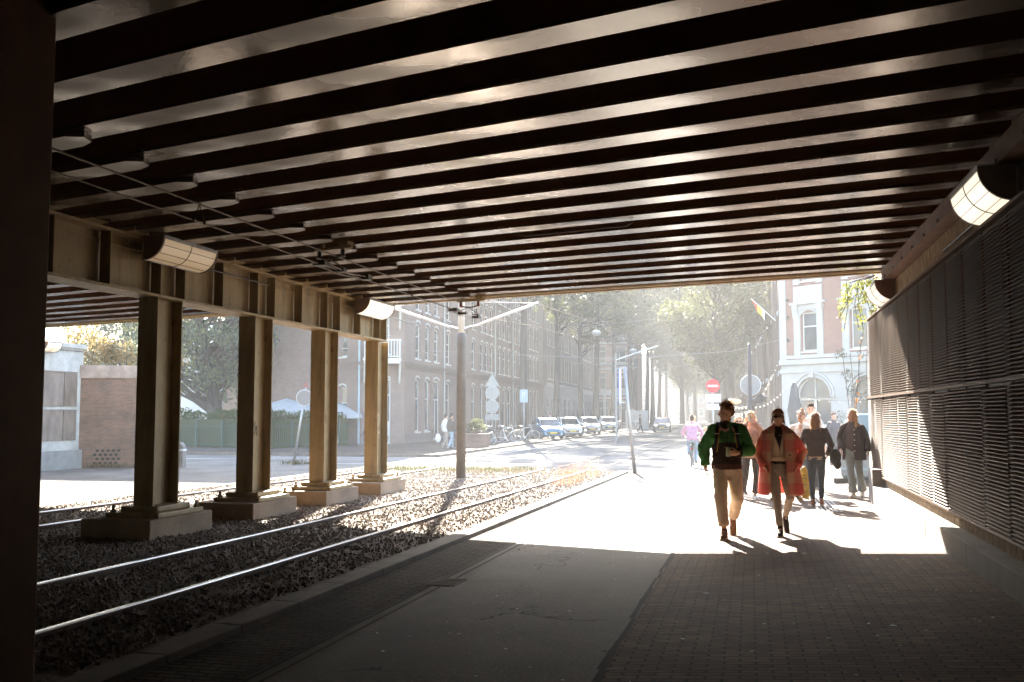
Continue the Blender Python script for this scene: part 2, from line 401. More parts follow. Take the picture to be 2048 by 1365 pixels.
# rails
def rail(x, label):
    e = empty('tram_rail', label, 'rail', (x, 0, 0), 0, 'tram rails in the track bed')
    a = MB(); b = MB(); ys = [-30, -20, -10, 0, 10, 20, 30, 31.4, 45, 60, 90, 150, 300]
    for y0, y1 in zip(ys[:-1], ys[1:]):
        up = .088 if y1 <= 31.5 else .004; z0, z1 = zg(y0), zg(y1)
        dx0 = .012 * max(0, y0 - 31.4); dx1 = .012 * max(0, y1 - 31.4)
        va = [(-.027 + dx0, y0, z0 + up - .012), (.027 + dx0, y0, z0 + up - .012), (.027 + dx1, y1, z1 + up - .012), (-.027 + dx1, y1, z1 + up - .012),
              (-.021 + dx0, y0, z0 + up), (.021 + dx0, y0, z0 + up), (.021 + dx1, y1, z1 + up), (-.021 + dx1, y1, z1 + up)]
        F = [(4, 5, 6, 7), (0, 1, 5, 4), (1, 2, 6, 5), (2, 3, 7, 6), (3, 0, 4, 7)]
        a.add(va, F)
        if y1 <= 31.5:
            for w, h0, h1 in ((.024, .055, .0755), (.009, .02, .055), (.06, 0, .02)):
                b.add([(-w, y0, z0 + h0), (w, y0, z0 + h0), (w, y1, z1 + h0), (-w, y1, z1 + h0), (-w, y0, z0 + h1), (w, y0, z0 + h1), (w, y1, z1 + h1), (-w, y1, z1 + h1)], F)
    a.build('rail_head', m_rail, e); b.build('rail_web', m_railrust, e)
rail(-5.03, 'polished tram rail closest to the stone curb'); rail(-6.51, 'polished tram rail second from the stone curb')
rail(-10.08, 'tram rail just behind the concrete column pedestals'); rail(-11.56, 'tram rail farthest left beside the sunlit paving')
# far street surfaces
strip('far_pavement', m_gut, [-20.5, -13.2], 41, 300, .09)
strip('left_pavement', m_gut, [-60, -20.5], 41, 52, .07)
mb = MB(); mb.box(-13.2, -13.05, 41, 300, -.3, -.14); mb.box(-60, -13.2, 40.85, 41, -.3, -.14); struct(mb.build('far_curb', m_curb))
strip('far_sidewalk', m_side, [1.6, 14], 44, 60, .03)
mb = MB()
for (xa, ya, xb, yb, w) in ((-24, 36.6, -13, 38.5, .12), (-20, 38.8, -9, 40.2, .12), (-15, 34.6, -9.5, 36.5, .12), (-11.5, 41, -9.3, 120, .12), (-2.6, 34, -2.9, 130, .12)):
    d = V((xb - xa, yb - ya, 0)).normalized(); n_ = V((-d.y, d.x, 0)) * w / 2; A = V((xa, ya, -.236)); B = V((xb, yb, -.236)); mb.quad(A - n_, B - n_, B + n_, A + n_)
for k in range(7):
    x = -1.9 + k * .42
    mb.quad((x, 22.0, zg(22) + .012), (x + .22, 22.0, zg(22) + .012), (x + .22, 23.2, zg(23.2) + .012), (x, 23.2, zg(23.2) + .012)) if k < 2 else None
struct(mb.build('road_marking', m_white))
mb = MB(); random.seed(21)                      # ribbed tactile paving on the plaza
for i in range(9):
    for j in range(26): mb.box(1.05 + i * .07, 1.085 + i * .07, 17.3 + j * .3, 17.56 + j * .3, zs(1.3, 17.3 + j * .3) + .004, zs(1.3, 17.3 + j * .3) + .012)
struct(mb.build('tactile_paving', mat('tactile_tile', (.45, .43, .40), .8, .1)))
# drain cover in the gutter
e = empty('drain_cover', 'small square steel drain cover set in the gutter slot', 'drain cover', (-3.0, 9.65, zg(9.65)))
a = MB(); a.box(-.14, .16, -.22, .22, -.02, .008); a.build('cover_plate', m_railrust, e)
b = MB()
for k in range(5): b.box(-.12, .14, -.18 + k * .08, -.15 + k * .08, .0085, .013)
b.build('cover_rib', m_curb, e)
# paper scraps and fallen leaves on the paving
mb = MB(); random.seed(5)
for i in range(210):
    x = random.uniform(-2.8, 2.0); y = 4.6 + 12 * random.random() ** 1.3; z = (zs(x, y) if x > -.95 else zg(y)) + .012; r = random.uniform(.004, .011); a_ = random.uniform(0, 6)
    if random.random() < .06: r *= 2.2
    mb.add([(x + r * cos(a_ + k * 1.57) * (1 if k % 2 else 1.8), y + r * sin(a_ + k * 1.57) * (1 if k % 2 else 1.8), z + random.uniform(0, .006)) for k in range(4)], [(0, 1, 2, 3)])
t = NT('litter'); g_ = t.nd('ShaderNodeNewGeometry'); t.set(**{'Base Color': t.ramp(g_.outputs['Random Per Island'], [(0, (.5, .48, .44)), (.6, (.7, .68, .64)), (.8, (.35, .22, .10)), (1, (.45, .33, .2))])})
stuff(mb.build('litter', t.m), 'tiny pale paper scraps and leaves strewn over the paving', 'litter')

# ------------------------------------------------------------------ bridge
SK = -.2808; BD = V((1, SK, 0)).normalized(); BA = math.atan(SK); ZC = 4.02
br = empty('railway_bridge', 'dark steel railway bridge deck with closely spaced cross beams overhead', 'bridge', (0, 0, 0))
def bpt(x, t, z): return V((x, t + SK * x, z))          # point in skewed deck coordinates
def skbox(mb, x0, x1, t0, t1, z0, z1):
    vs = [bpt(x, t, z) for z in (z0, z1) for t in (t0, t1) for x in (x0, x1)]
    mb.add(vs, [(0, 2, 3, 1), (4, 5, 7, 6), (0, 1, 5, 4), (2, 6, 7, 3), (0, 4, 6, 2), (1, 3, 7, 5)])
a = MB(); skbox(a, -34, 7, -90, 18.35, 4.62, 5.6); a.build('deck_slab', m_web, br)  # unseen run behind the camera lengthened to block backlight
a = MB(); skbox(a, -34, 7, 18.352, 18.48, 4.02, 5.9); skbox(a, -34, 7, 18.48, 18.62, 4.00, 4.03); skbox(a, -34, 7, 18.3, 18.345, 4.03, 4.6); skbox(a, -34, 7, 18.48, 18.58, 5.9, 6.0)
for k in range(60): skbox(a, -33.5 + k * .68, -33.47 + k * .68, 18.482, 18.58, 4.031, 5.895)
a.build('edge_girder', m_girder, br)
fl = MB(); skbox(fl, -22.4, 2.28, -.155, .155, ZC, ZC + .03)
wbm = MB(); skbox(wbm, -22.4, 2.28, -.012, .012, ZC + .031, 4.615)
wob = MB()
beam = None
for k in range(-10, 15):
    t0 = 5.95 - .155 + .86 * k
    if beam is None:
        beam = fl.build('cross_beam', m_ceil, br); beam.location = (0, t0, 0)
        wbm.build('web', m_web, beam); cp = MB()
        pl = [(-7.7, -.152), (-5.68, -.152), (-5.52, -.05), (-5.56, .09), (-5.72, .152), (-7.7, .152)]
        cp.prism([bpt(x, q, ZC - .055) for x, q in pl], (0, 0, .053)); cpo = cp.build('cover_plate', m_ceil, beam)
        bb = MB(); skbox(bb, -8.3, -7.72, -.17, .17, 3.962, 4.018); bb.build('bearing', m_girder, beam)
    else: part(beam, br, (0, t0, 0))
# soffit litter: cable and small hangers
a = MB(); a.tube([bpt(-3.0, 11.9, 3.99), bpt(-2.9, 11.95, 3.96), bpt(-1.5, 11.95, 3.96), bpt(-1.4, 11.9, 3.99)], .014, 6); a.build('conduit', m_steelb, br)
# main girder on the column line
gd = MB(); GX = -8.07
gd.box(GX - .2, GX + .2, -6, 20.9, 3.20, 3.235); gd.box(GX - .2, GX + .2, -6, 20.9, 3.925, 3.96); gd.box(GX - .01, GX + .01, -6, 20.9, 3.236, 3.924)
gd.box(GX - .03, GX + .03, -6, 20.9, 3.236, 3.29); gd.box(GX - .03, GX + .03, -6, 20.9, 3.80, 3.83)
gd.build('main_girder', m_girder, br, bevel=0)
st = None
ys = []
for i in range(-6, 4):
    c = 12.43 + 2.78 * i
    ys += [c - .30, c + .30, c + 1.36]
ys = [y for y in ys if -5 < y < 21] + [20.87]
for y in ys:
    if st is None:
        q = MB(); q.box(.03, .185, -.01, .01, 3.237, 3.923); q.box(-.185, -.03, -.01, .01, 3.237, 3.923); st = q.build('stiffener', m_girder, br); st.location = (GX, y, 0)
    else: part(st, br, (GX, y, 0))
# bearing seat on the right-hand wall
a = MB(); a.box(2.16, 2.32, -30, 17.6, 3.80, 4.015); a.box(2.12, 2.32, -30, 17.6, 3.772, 3.798)
for k in range(40): a.box(2.135, 2.155, -20 + k * .95, -19.96 + k * .95, 3.80, 3.86)
a.build('bearing_beam', m_steelb, br)

# columns
def column(y, label):
    e = empty('steel_column', label, 'column', (GX, y, zg(y)), 0, 'steel columns along the tram track')
    d = MB(); d.box(-.15, .15, -.31, -.285, .45, 3.198 - zg(y)); d.box(-.15, .15, .285, .31, .45, 3.198 - zg(y)); d.box(-.012, .012, -.284, .284, .45, 3.198 - zg(y))
    d.build('shaft', m_girder, e)
    d = MB(); d.box(-.40, .40, -.56, .56, .31, .375); d.box(-.27, .27, -.42, .42, .376, .449); d.build('base_plate', m_girder, e, bevel=.012)
    bo = None
    for sx in (-1, 1):
        for sy in (-1, 1):
            if bo is None:
                d = MB(); d.cyl((0, 0, .375), (0, 0, .47), .022, n=8); d.cyl((0, 0, .376), (0, 0, .41), .042, n=6); bo = d.build('bolt', m_girder, e); bo.location = (sx * .33, sy * .49, 0)
            else: part(bo, e, (sx * .33, sy * .49, 0))
    d = MB(); d.box(-.62, .42, -.78, .78, -.1, .308); d.build('pedestal', m_conc, e, bevel=.02)
    return e
c1 = column(12.43, 'dark brown steel column in deepest shade, nearest of the row')
c2 = column(15.21, 'brown steel column with small black graffiti, second of the row')
c3 = column(17.99, 'ochre steel column with black graffiti mark, third of the row')
c4 = column(20.77, 'ochre steel column with white scrawl at the sunlit end of the girder')
m_graf = mat('graffiti_ink', (.02, .015, .02), .6, 0); m_grafw = mat('graffiti_white', (.7, .7, .68), .6, 0)
def scrawl(parent, m, z0, x, strokes, y=-.2):
    d = MB()
    for st_ in strokes: d.tube([(x, y + a, z0 + b) for a, b in st_], .007, 5)
    d.build('graffiti', m, parent)
X1 = .014
for p, z0 in ((c2, 1.42), (c3, 1.62)):
    scrawl(p, m_graf, z0, X1, [[(-.05, .0), (-.03, .10), (.0, .16)], [(-.06, .06), (.02, .09), (.07, .03), (.05, -.03), (.08, -.06)], [(-.02, -.04), (.0, .03), (.05, .10)]], y=.0)
scrawl(c4, m_grafw, 1.35, X1, [[(-.02, -.25), (-.03, .3), (.05, .42), (.10, .3), (.03, .15), (-.02, .1), (.06, -.02), (.14, .02)], [(-.1, -.02), (-.08, -.16), (.0, -.1)]], y=.05)
# black pier beside the camera
e = empty('steel_pier', 'black shadowed steel pier filling the left edge of the view', 'pier', (-4.45, 4.75, 0))
d = MB(); d.box(-.34, .34, -.40, .40, -.05, 4.615); d.build('shaft', m_pier, e, bevel=.02)
d = MB(); d.tube([(.36, -.36, -.02), (.362, -.33, .5), (.36, -.34, 1.1), (.36, -.33, 1.25)], .011, 6); d.build('conduit', mat('conduit_grey', (.12, .10, .085), .6, .2), e)

# ------------------------------------------------------------------ right-hand wall with louvre screen
w = empty('louvred_wall', 'long bronze louvred screen wall on a concrete plinth along the sidewalk', 'wall', (0, 0, 0))
d = MB(); d.box(2.36, 3.2, -95, 20.3, -.2, 4.6); d.build('concrete_wall', m_pebble, w)  # rear stretch, out of view, extended to keep light from behind out
d = MB(); d.box(2.26, 2.358, -95, 20.2, .30, .50); d.box(2.30, 2.358, -30, 18.2, 3.42, 3.77); d.build('pebbledash_band', m_pebble, w)
d = MB(); y = -94.8
while y < 18.5:
    y2 = min(y + 2.4, 18.65); d.box(2.05, 2.355, y + .004, y2, -.1, .325); y = y2
d.box(2.05, 2.355, 18.66, 19.3, -.1, .62); d.build('plinth', m_plinth, w, bevel=.012)
pn = None; PW = .985
def panel(z0, z1):
    q = MB(); z = z0
    while z < z1 - .03:
        q.box(2.197, 2.203, .012, PW - .012, z - .003, z + .007)
        q.add([(2.2035, .012, z), (2.2035, PW - .012, z), (2.245, PW - .012, z + .028), (2.245, .012, z + .028),
               (2.2035, .012, z + .005), (2.2035, PW - .012, z + .005), (2.245, PW - .012, z + .033), (2.245, .012, z + .033)],
              [(3, 2, 1, 0), (4, 5, 6, 7), (0, 1, 5, 4), (1, 2, 6, 5), (2, 3, 7, 6), (3, 0, 4, 7)]); z += .037
    for yy in (.012, PW - .024): q.box(2.246, 2.262, yy, yy + .012, z0, z1)
    return q
up = panel(1.93, 3.40); lo = panel(.50, 1.885)
po = lo_o = None
for k in range(-14, 21):
    if po is None:
        po = up.build('louvre_panel', m_louv, w); lo_o = lo.build('louvre_panel', m_louv, w); po.location = lo_o.location = (0, 20.45 - PW * (k + 15), 0)
    else:
        j = .004 * ((k * 7) % 3 - 1)
        part(po, w, (j, 20.45 - PW * (k + 15), .012 * math.sin(k * 5.1))); part(lo_o, w, (-j, 20.45 - PW * (k + 15), .012 * math.sin(k * 3.7)))
d = MB(); d.box(2.185, 2.26, -14, 20.45, 1.888, 1.925); d.box(2.19, 2.262, -14, 20.45, 3.40, 3.43); d.box(2.19, 2.262, -14, 20.45, .472, .497); d.build('rail', m_louv, w)
d = MB(); d.box(2.263, 2.358, -14, 20.44, .51, 3.41); d.build('backing', m_black, w)

# ------------------------------------------------------------------ wall lamps
def lamp(loc, L, flip, label, glow, tone):
    e = empty('wall_lamp', label, 'wall lamp', loc, 0, 'curved wall lamps under the bridge')
    s = -1 if not flip else 1                      # direction the lamp projects in x
    def arc(r, n=9, a0=0, a1=90): return [(s * r * cos(radians(a0 + (a1 - a0) * i / n)), -r * sin(radians(a0 + (a1 - a0) * i / n))) for i in range(n + 1)]
    o_, i_ = arc(.30), arc(.285)
    d = MB()
    for (x0, z0), (x1, z1) in zip(o_[:-1], o_[1:]): d.quad((x0, -L / 2, z0), (x1, -L / 2, z1), (x1, L / 2, z1), (x0, L / 2, z0))
    d.build('diffuser', emit(label[:12] + '_glow', tone, glow), e, smooth=True)
    for sy in (-1, 1):
        d = MB(); y0 = sy * (L / 2 + .001)
        d.prism([(0, y0, .02)] + [(x * 1.03, y0, z * 1.03) for x, z in o_] + [(0, y0, -.29)], (0, sy * .018, 0)); d.build('end_cap', m_steelb, e)
    d = MB()
    for a_ in (22, 45, 68): d.tube([(s * .302 * cos(radians(a_)), -L * .47, -.302 * sin(radians(a_))), (s * .302 * cos(radians(a_)), L * .47, -.302 * sin(radians(a_)))], .0045, 4)
    d.build('lens_rib', m_steelb, e)
    d = MB(); d.tube([(0, L / 2 + .02, -.2), (0, L / 2 + .5, -.2), (s * -.01, L / 2 + 2.2, -.2)], .012, 6); d.build('cable', m_black, e)
    d = MB(); d.box(min(0, s * .30), max(0, s * .30), -L / 2, L / 2, .003, .022); d.box(min(s * .292, s * .309), max(s * .292, s * .309), -L / 2, L / 2, -.03, .021); d.box(-.02, .02, -L / 2, L / 2, -.31, -.001)
    for k in (-.5, 0, .5): d.tube([(x * 1.012, k * L * .98, z * 1.012) for x, z in o_], .006, 4, False)
    d.build('housing', m_steel, e); return e
lamp((2.27, 9.95, 3.76), 1.25, False, 'lit curved wall lamp at upper right, near the camera', .075, (1, .86, .66))
lamp((2.28, 17.55, 3.74), 1.25, False, 'small curved wall lamp beside the hanging ivy', .05, (1, .88, .72))
lamp((-7.86, 12.35, 3.96), 1.35, True, 'dim amber curved lamp on the girder above the nearest column', .012, (1, .66, .34))
lamp((-7.86, 19.75, 3.96), 1.45, True, 'glowing curved lamp on the girder end above the fourth column', .11, (1, .84, .58))
lamp((-22.25, 27.9, 3.92), .7, True, 'tiny warm lamp on the far painted abutment', .05, (1, .75, .5))

# ------------------------------------------------------------------ overhead line
def wirething(name, pts, r, label, cat, m=m_wire, group=None):
    d = MB(); d.tube(pts, r, 6); o = d.build(name, m, None, True); return tag(o, label, cat, group)
wirething('contact_wire', [(-5.62, -6, 3.66), (-5.75, 7, 3.66), (-5.75, 14, 3.66), (-5.72, 20, 3.67), (-5.70, 26.8, 3.98), (-5.6, 60, 4.9), (-5.4, 110, 5.0)], .009, 'lower contact wire running above the near track', 'wire')
wirething('carrier_wire', [(-5.62, -6, 3.86), (-5.72, 7, 3.84), (-5.72, 12.6, 3.84), (-5.70, 18.6, 3.84), (-5.68, 26.8, 4.62), (-5.6, 60, 5.9), (-5.4, 110, 6.0)], .010, 'upper carrier wire strung just under the bridge beams', 'wire')
def hanger(y, x, label, red=False):
    e = empty('wire_support', label, 'wire support', (x, y, 0), BA, 'insulated wire supports under the beams')
    d = MB(); d.box(-.30, .36, -.03, .03, 3.915, 3.95); d.box(.18, .34, -.07, .07, 3.951, 4.012); d.box(-.2, -.14, -.03, .03, 3.951, 4.012); d.build('bracket', m_girder, e)
    for k, sx in enumerate((-.22, .2)):
        d = MB(); prof = []
        for i in range(5): prof += [(.018, 3.80 + i * .022), (.045, 3.808 + i * .022)]
        d.lathe((sx, 0, 0), prof + [(.018, 3.91)], 10); d.build('insulator', m_ins if red else m_black, e)
    d = MB(); d.tube([(-.22, 0, 3.82), (0, 0, 3.79), (.2, 0, 3.82)], .014, 6); d.tube([(-.1, -.25, 3.70), (-.04, 0, 3.79), (.05, .25, 3.68)], .010, 5); d.build('clamp', m_wire, e)
hanger(13.0, -5.75, 'black insulated wire support under the beams, right of the dim amber lamp'); hanger(19.7, -5.62, 'red insulated wire support at the outer edge of the deck', True)
def dropper(y, label):
    e = empty('wire_dropper', label, 'dropper', (-5.735, y, 0), 0, 'v shaped droppers between the two wires')
    d = MB(); d.tube([(0, -.11, 3.67), (0, 0, 3.84), (0, .11, 3.67)], .007, 5); d.build('rod', m_wire, e)
    for a_ in ((0, -.11, 3.665), (0, .11, 3.665), (0, 0, 3.845)): d = MB(); d.ell(a_, .021); d.build('clip', m_wire, e)
dropper(9.5, 'v shaped dropper on the wires left of the dim amber lamp'); dropper(16.3, 'v shaped dropper on the wires right of the glowing lamp'); dropper(20.6, 'v shaped dropper on the wires just outside the deck')
def insul(y, label):
    e = empty('section_insulator', label, 'insulator', (-5.74, y, 3.665), 0, 'section insulators clamped on the contact wire')
    d = MB(); d.tube([(-.05, -.9, 0), (-.06, 0, -.045), (-.05, .9, 0)], .011, 6); d.tube([(.06, -.5, .005), (.07, .2, -.02), (.06, .95, .03)], .011, 6); d.build('runner', m_wire, e)
    for a_ in ((-.09, .09, -.75, -.55, -.03, .03), (-.04, .1, .82, 1.0, -.02, .06), (-.09, .09, -.1, .02, -.03, .02)): d = MB(); d.box(*a_); d.build('clamp', m_black, e)
insul(13.3, 'section insulator on the contact wire below the black wire support'); insul(19.6, 'section insulator on the contact wire below the red wire support')
e = empty('tram_pole', 'thick grey brown tram pole with two tubular arms behind the columns', 'pole', (-7.82, 26.55, zg(26.5)))
d = MB(); d.lathe((0, 0, 0), [(.135, -.1), (.135, 3.92), (.13, 3.99), (.10, 4.05), (.09, 4.06)], 20); d.build('lower_tube', m_pole, e, True)
d = MB(); d.lathe((0, 0, 0), [(.095, 4.05), (.09, 8.5), (.02, 8.6)], 16); d.build('upper_tube', m_polew, e, True)
for s in (-1, 1):
    d = MB(); tip = V((-1.98, -.55, 4.80)) if s < 0 else V((2.12, .2, 4.86)); st_ = V((s * .2, 0, 4.18))
    d.tube([st_, tip], .035, 8); arm = d.build('arm', m_polew, e, True)
    d = MB(); d.tube([(s * .06, 0, 4.14), st_ + (tip - st_) * .06], .05, 8); d.ell(tip, .05); d.build('clamp', m_steel, arm)
wirething('span_wire', [(-9.8, 26.0, 4.6), (-16, 29, 4.65), (-21, 57, 6.3)], .008, 'thin span wire from the left pole arm to the brick building', 'wire', m_polew, 'thin span wires across the street')
wirething('stay_wire', [(-5.68, 26.8, 4.66), (-5.64, 20.0, 3.93)], .008, 'thin stay wire from the right pole arm back to the deck', 'wire', m_polew, 'thin span wires across the street')
wirething('span_wire', [(-20.2, 60, 5.6), (-7.7, 60, 4.9), (-1.2, 62, 5.4), (4, 60, 6.4)], .012, 'span wire hung across the street beyond the pole', 'wire', m_steel, 'thin span wires across the street')
wirething('span_wire', [(-20.8, 88, 6.6), (-8, 90, 5.6), (0.4, 92, 7.0)], .016, 'higher span wire hung across the street among the trees', 'wire', m_steel, 'thin span wires across the street')
# light bracket arm seen among the trees
e = empty('catenary_pole', 'slim far tram pole with one pale arm among the trees', 'pole', (-8.2, 62, -.24))
d = MB(); d.lathe((0, 0, 0), [(.06, 0), (.045, 5.6)], 10); d.build('tube', m_steel, e); d = MB(); d.tube([(0, 0, 5.2), (2.6, .6, 6.1)], .04, 6); d.build('arm', m_polew, e)
# left abutment
e = empty('abutment', 'pale painted concrete abutment with rusty louvre panels at far left', 'abutment', (-22.3, 29.8, zg(30)))
m_abut = mat('abutment_paint', (.42, .43, .42), .8, .3, 2.0, .004, 30); m_rust = mat('rusty_panel', (.20, .165, .145), .7, .4, 2.5, 0, 30, 0, .5, (1, 1, .4))
d = MB(); d.box(-3, 0, -120, 0, -.1, 4.05); d.box(-3, .08, -20, .06, 4.051, 4.2); d.build('wall', m_abut, e)  # unseen rear length added to shut out light behind the camera
d = MB(); d.box(.001, .10, -120, .05, -.1, .62); d.build('plinth', mat('abutment_plinth', (.22, .23, .235), .85, .2, 3), e)
for k in range(5):
    for z0, z1 in ((.95, 1.98), (2.08, 3.25)):
        for a_, b_, lv in ((-.98 - 1.9 * k, -.32 - 1.9 * k, True), (-2.18 - 1.9 * k, -1.0 - 1.9 * k, False)):
            q = MB(); q.box(.001, .03, a_, b_, z0, z1)
            z = z0 + .03
            while lv and z < z1 - .02: q.box(.031, .050, a_ + .03, b_ - .02, z, z + .022); z += .05
            q.box(.031, .055, a_, a_ + .03, z0, z1); q.box(.031, .055, a_ + .031, b_, z1 - .03, z1); q.build('louvre_panel', m_rust, e)
e = empty('brick_wall', 'old brown brick wall with a concrete coping and bushes above', 'wall', (-21.9, 29.9, zg(30)), radians(28))
m_oldbrick = brickmat('old_brick', (.30, .17, .12), (.20, .125, .095), (.22, .19, .16), .21, .065, .010, 'xz', .006, .85, .45)
d = MB(); d.box(-1, 2.55, 0, .5, -.1, 3.05); d.build('masonry', m_oldbrick, e)
d = MB(); d.box(-1, 2.6, -.06, .56, 3.051, 3.50); d.build('coping', mat('coping_concrete', (.34, .28, .24), .85, .35, 2.5, .004, 30), e, bevel=.01)
d = MB()
for i in range(5):
    for j in range(4): d.box(.02 + i * .17 + (j % 2) * .08, .12 + i * .17 + (j % 2) * .08, -.012, -.002, .12 + j * .14, .20 + j * .14)
d.build('vent', m_dark, e)
# ------------------------------------------------------------------ buildings
m_brick = brickmat('street_brick', (.25, .165, .135), (.19, .13, .11), (.24, .21, .19), .22, .065, .010, 'xz', .005, .85, .25)
m_brickd = brickmat('street_brick_dark', (.17, .115, .095), (.13, .09, .078), (.18, .16, .145), .22, .065, .010, 'xz', .005, .85, .25)
m_brickr = brickmat('red_brick', (.28, .13, .10), (.23, .105, .085), (.30, .24, .20), .21, .065, .010, 'xz', .005, .85, .2)
m_stucco = mat('white_stucco', (.37, .365, .35), .85, .12, .8, .004, 20)
m_trim = mat('white_trim', (.48, .48, .46), .6, .1, 2)
m_pane = glassmat('window_pane'); m_panel = mat('pale_panel', (.45, .47, .49), .6, .12, .5)
m_roof = mat('roof_slate', (.10, .10, .11), .8, .2, 1)
def wall_holes(mb, x0, x1, z0, z1, holes, y=0, dep=.16):
    xs = sorted({x0, x1} | {a for h in holes for a in h[:2]}); zz = sorted({z0, z1} | {a for h in holes for a in h[2:4]})
    for a, b in zip(xs[:-1], xs[1:]):
        for c, d in zip(zz[:-1], zz[1:]):
            mx, mz = (a + b) / 2, (c + d) / 2
            if any(h[0] < mx < h[1] and h[2] < mz < h[3] for h in holes): continue
            mb.quad((a, y, c), (b, y, c), (b, y, d), (a, y, d))
    for a, b, c, d in [h[:4] for h in holes]:
        mb.quad((a, y, c), (a, y, d), (a, y + dep, d), (a, y + dep, c)); mb.quad((b, y, c), (b, y + dep, c), (b, y + dep, d), (b, y, d))
        mb.quad((a, y, d), (b, y, d), (b, y + dep, d), (a, y + dep, d)); mb.quad((a, y, c), (a, y + dep, c), (b, y + dep, c), (b, y, c))
_win = {}
def window(parent, x, z, w, h, y=0, rz=0, style='sash', arch=False, fm=None):
    key = (round(w, 2), round(h, 2), style, arch, fm.name if fm else '')
    loc = V((x, y, z))
    if key in _win: return part(_win[key], parent, loc, rz)
    f = MB(); yy = .10; t = .075
    f.box(0, t, yy, yy + .06, 0, h); f.box(w - t, w, yy, yy + .06, 0, h); f.box(t, w - t, yy, yy + .06, 0, t); f.box(t, w - t, yy, yy + .06, h - t * 1.2, h)
    if style == 'sash': f.box(t, w - t, yy - .01, yy + .05, h * .62, h * .62 + t)
    if style == 'door': f.box(t, w - t, yy - .01, yy + .05, h * .74, h * .74 + t); f.box(t, w - t, yy + .01, yy + .04, .08, h * .34)
    if style == 'double': f.box(t, w - t, yy - .01, yy + .05, h * .66, h * .66 + t); f.box(w / 2 - .04, w / 2 + .04, yy, yy + .055, t, h * .66)
    if style == 'sill2': f.box(t, w - t, yy - .01, yy + .05, h * .62, h * .62 + t); f.box(t, w - t, yy, yy + .05, h * .22, h * .22 + .05)
    if arch:                                    # segmental arch infill in the corners and brick hood
        n = 8
        for i in range(n):
            a, b = i / n, (i + 1) / n
            ya, yb = .16 * (1 - (2 * a - 1) ** 2), .16 * (1 - (2 * b - 1) ** 2)
            f.add([(w * a, -.018, h + ya), (w * b, -.018, h + yb), (w * b, -.018, h + yb + .1), (w * a, -.018, h + ya + .1), (w * a, .002, h + ya), (w * b, .002, h + yb), (w * b, .002, h + yb + .1), (w * a, .002, h + ya + .1)],
                  [(0, 1, 2, 3), (3, 2, 6, 7), (0, 4, 5, 1)])
    f.box(-.06, w + .06, -.07, .10, -.10, -.005)
    o = f.build('window', fm or m_trim, parent)
    g = MB(); g.box(t - .01, w - t + .01, yy + .03, yy + .04, t - .01, h - t); g.build('pane', m_pane, o)
    o.location = loc; o.rotation_euler = (0, 0, rz); _win[key] = o
    return o
def corn(mb, x0, x1, z, lay):                    # stepped cornice: list of (dz0, dz1, projection)
    for a, b, p in lay: mb.box(x0, x1, -p, -.001, z + a, z + b)
CL = [(-.25, -.12, .05), (-.119, .0, .10), (.001, .12, .17), (.121, .2, .10)]
# --- corner apartment block on the left
O = V((-19.98, 55.9, -.24)); R1 = math.atan2(1, -.035)
b1 = empty('apartment_building', 'long brown brick apartment block with chamfered corner and white sash windows', 'building', O, R1)
xs = [2.2, 4.3, 6.4, 9.4, 13.2, 16.7, 19.6, 21.3, 23.0, 26.2, 28.2, 30.2, 33.2, 35.2, 37.2, 40.6, 42.6, 44.6]
holes = []; wins = []
for i, x in enumerate(xs):
    if i in (2, 11): holes.append((x - .25, x + 1.35, .25, 4.0)); wins.append((x - .25, .25, 1.6, 3.75, 'double', True))
    else: holes.append((x, x + 1.0, .75, 3.95)); wins.append((x, .75, 1.0, 3.2, 'sash', True))
    for z in (5.25, 8.3, 11.3): holes.append((x, x + 1.05, z, z + 2.15)); wins.append((x, z, 1.05, 2.15, 'sill2', True))
d = MB(); wall_holes(d, 0, 49, -.1, 14.2, holes); d.box(0, 49, .17, 10, -.1, 14.2)
d.build('wall', m_brick, b1)
for a in wins: window(b1, a[0], a[1], a[2], a[3], 0, 0, a[4], a[5])
d = MB(); corn(d, 0, 49, 4.75, CL); corn(d, 0, 49, 14.0, [(-.5, -.2, .1), (-.199, .25, .35)]); d.build('cornice', m_brickd, b1)
d = MB(); d.box(0, 49, -.06, -.001, -.1, .62); d.build('base_course', mat('base_course', (.16, .13, .12), .85, .2, 3), b1)
d = MB(); d.box(-6, 49, .3, 9.8, 14.26, 15.4); d.build('roof', m_roof, b1)
for x in (8.6, 24.6, 32.2):
    d = MB(); d.tube([(x, -.09, .1), (x, -.09, 13.8)], .06, 8); d.build('downpipe', m_steel, b1)
for x in (3.5, 8.2, 15.2, 22.4, 31.4):           # wall anchors
    for z in (7.75, 10.8):
        d = MB(); d.box(x - .025, x + .025, -.05, -.002, z, z + .55); d.build('wall_anchor', m_black, b1)
# chamfer wall (local frame: second angle)
Rc = radians(-90 + 14) ; Lc = 2.75               # turned from facade direction back round the corner
def sub_wall(rz, L, off, holes, wins, name='wall'):
    M_ = Matrix.Translation(off) @ Matrix.Rotation(rz, 4, 'Z')
    q = MB(); wall_holes(q, 0, L, -.1, 14.2, holes); corn(q, 0, L, 4.75, CL)
    q.v = [tuple(M_ @ V(p)) for p in q.v]; q.build(name, m_brick, b1)
    for x, z, w_, h_, s_ in wins:
        p = M_ @ V((x, 0, z)); window(b1, p.x, p.z, w_, h_, p.y, rz, s_, True)
    return M_
ca = radians(-68)
dc = V((cos(ca), sin(ca), 0))                    # direction of chamfer when walked towards the facade start
offc = -dc * Lc
MC = sub_wall(ca, Lc, offc, [(.85, 1.95, .1, 3.9), (.95, 1.85, 5.4, 7.6), (.95, 1.85, 8.6, 10.6)], [(.85, .1, 1.1, 3.8, 'door'), (.95, 5.4, .9, 2.2, 'door'), (.95, 8.6, .9, 2.0, 'door')])
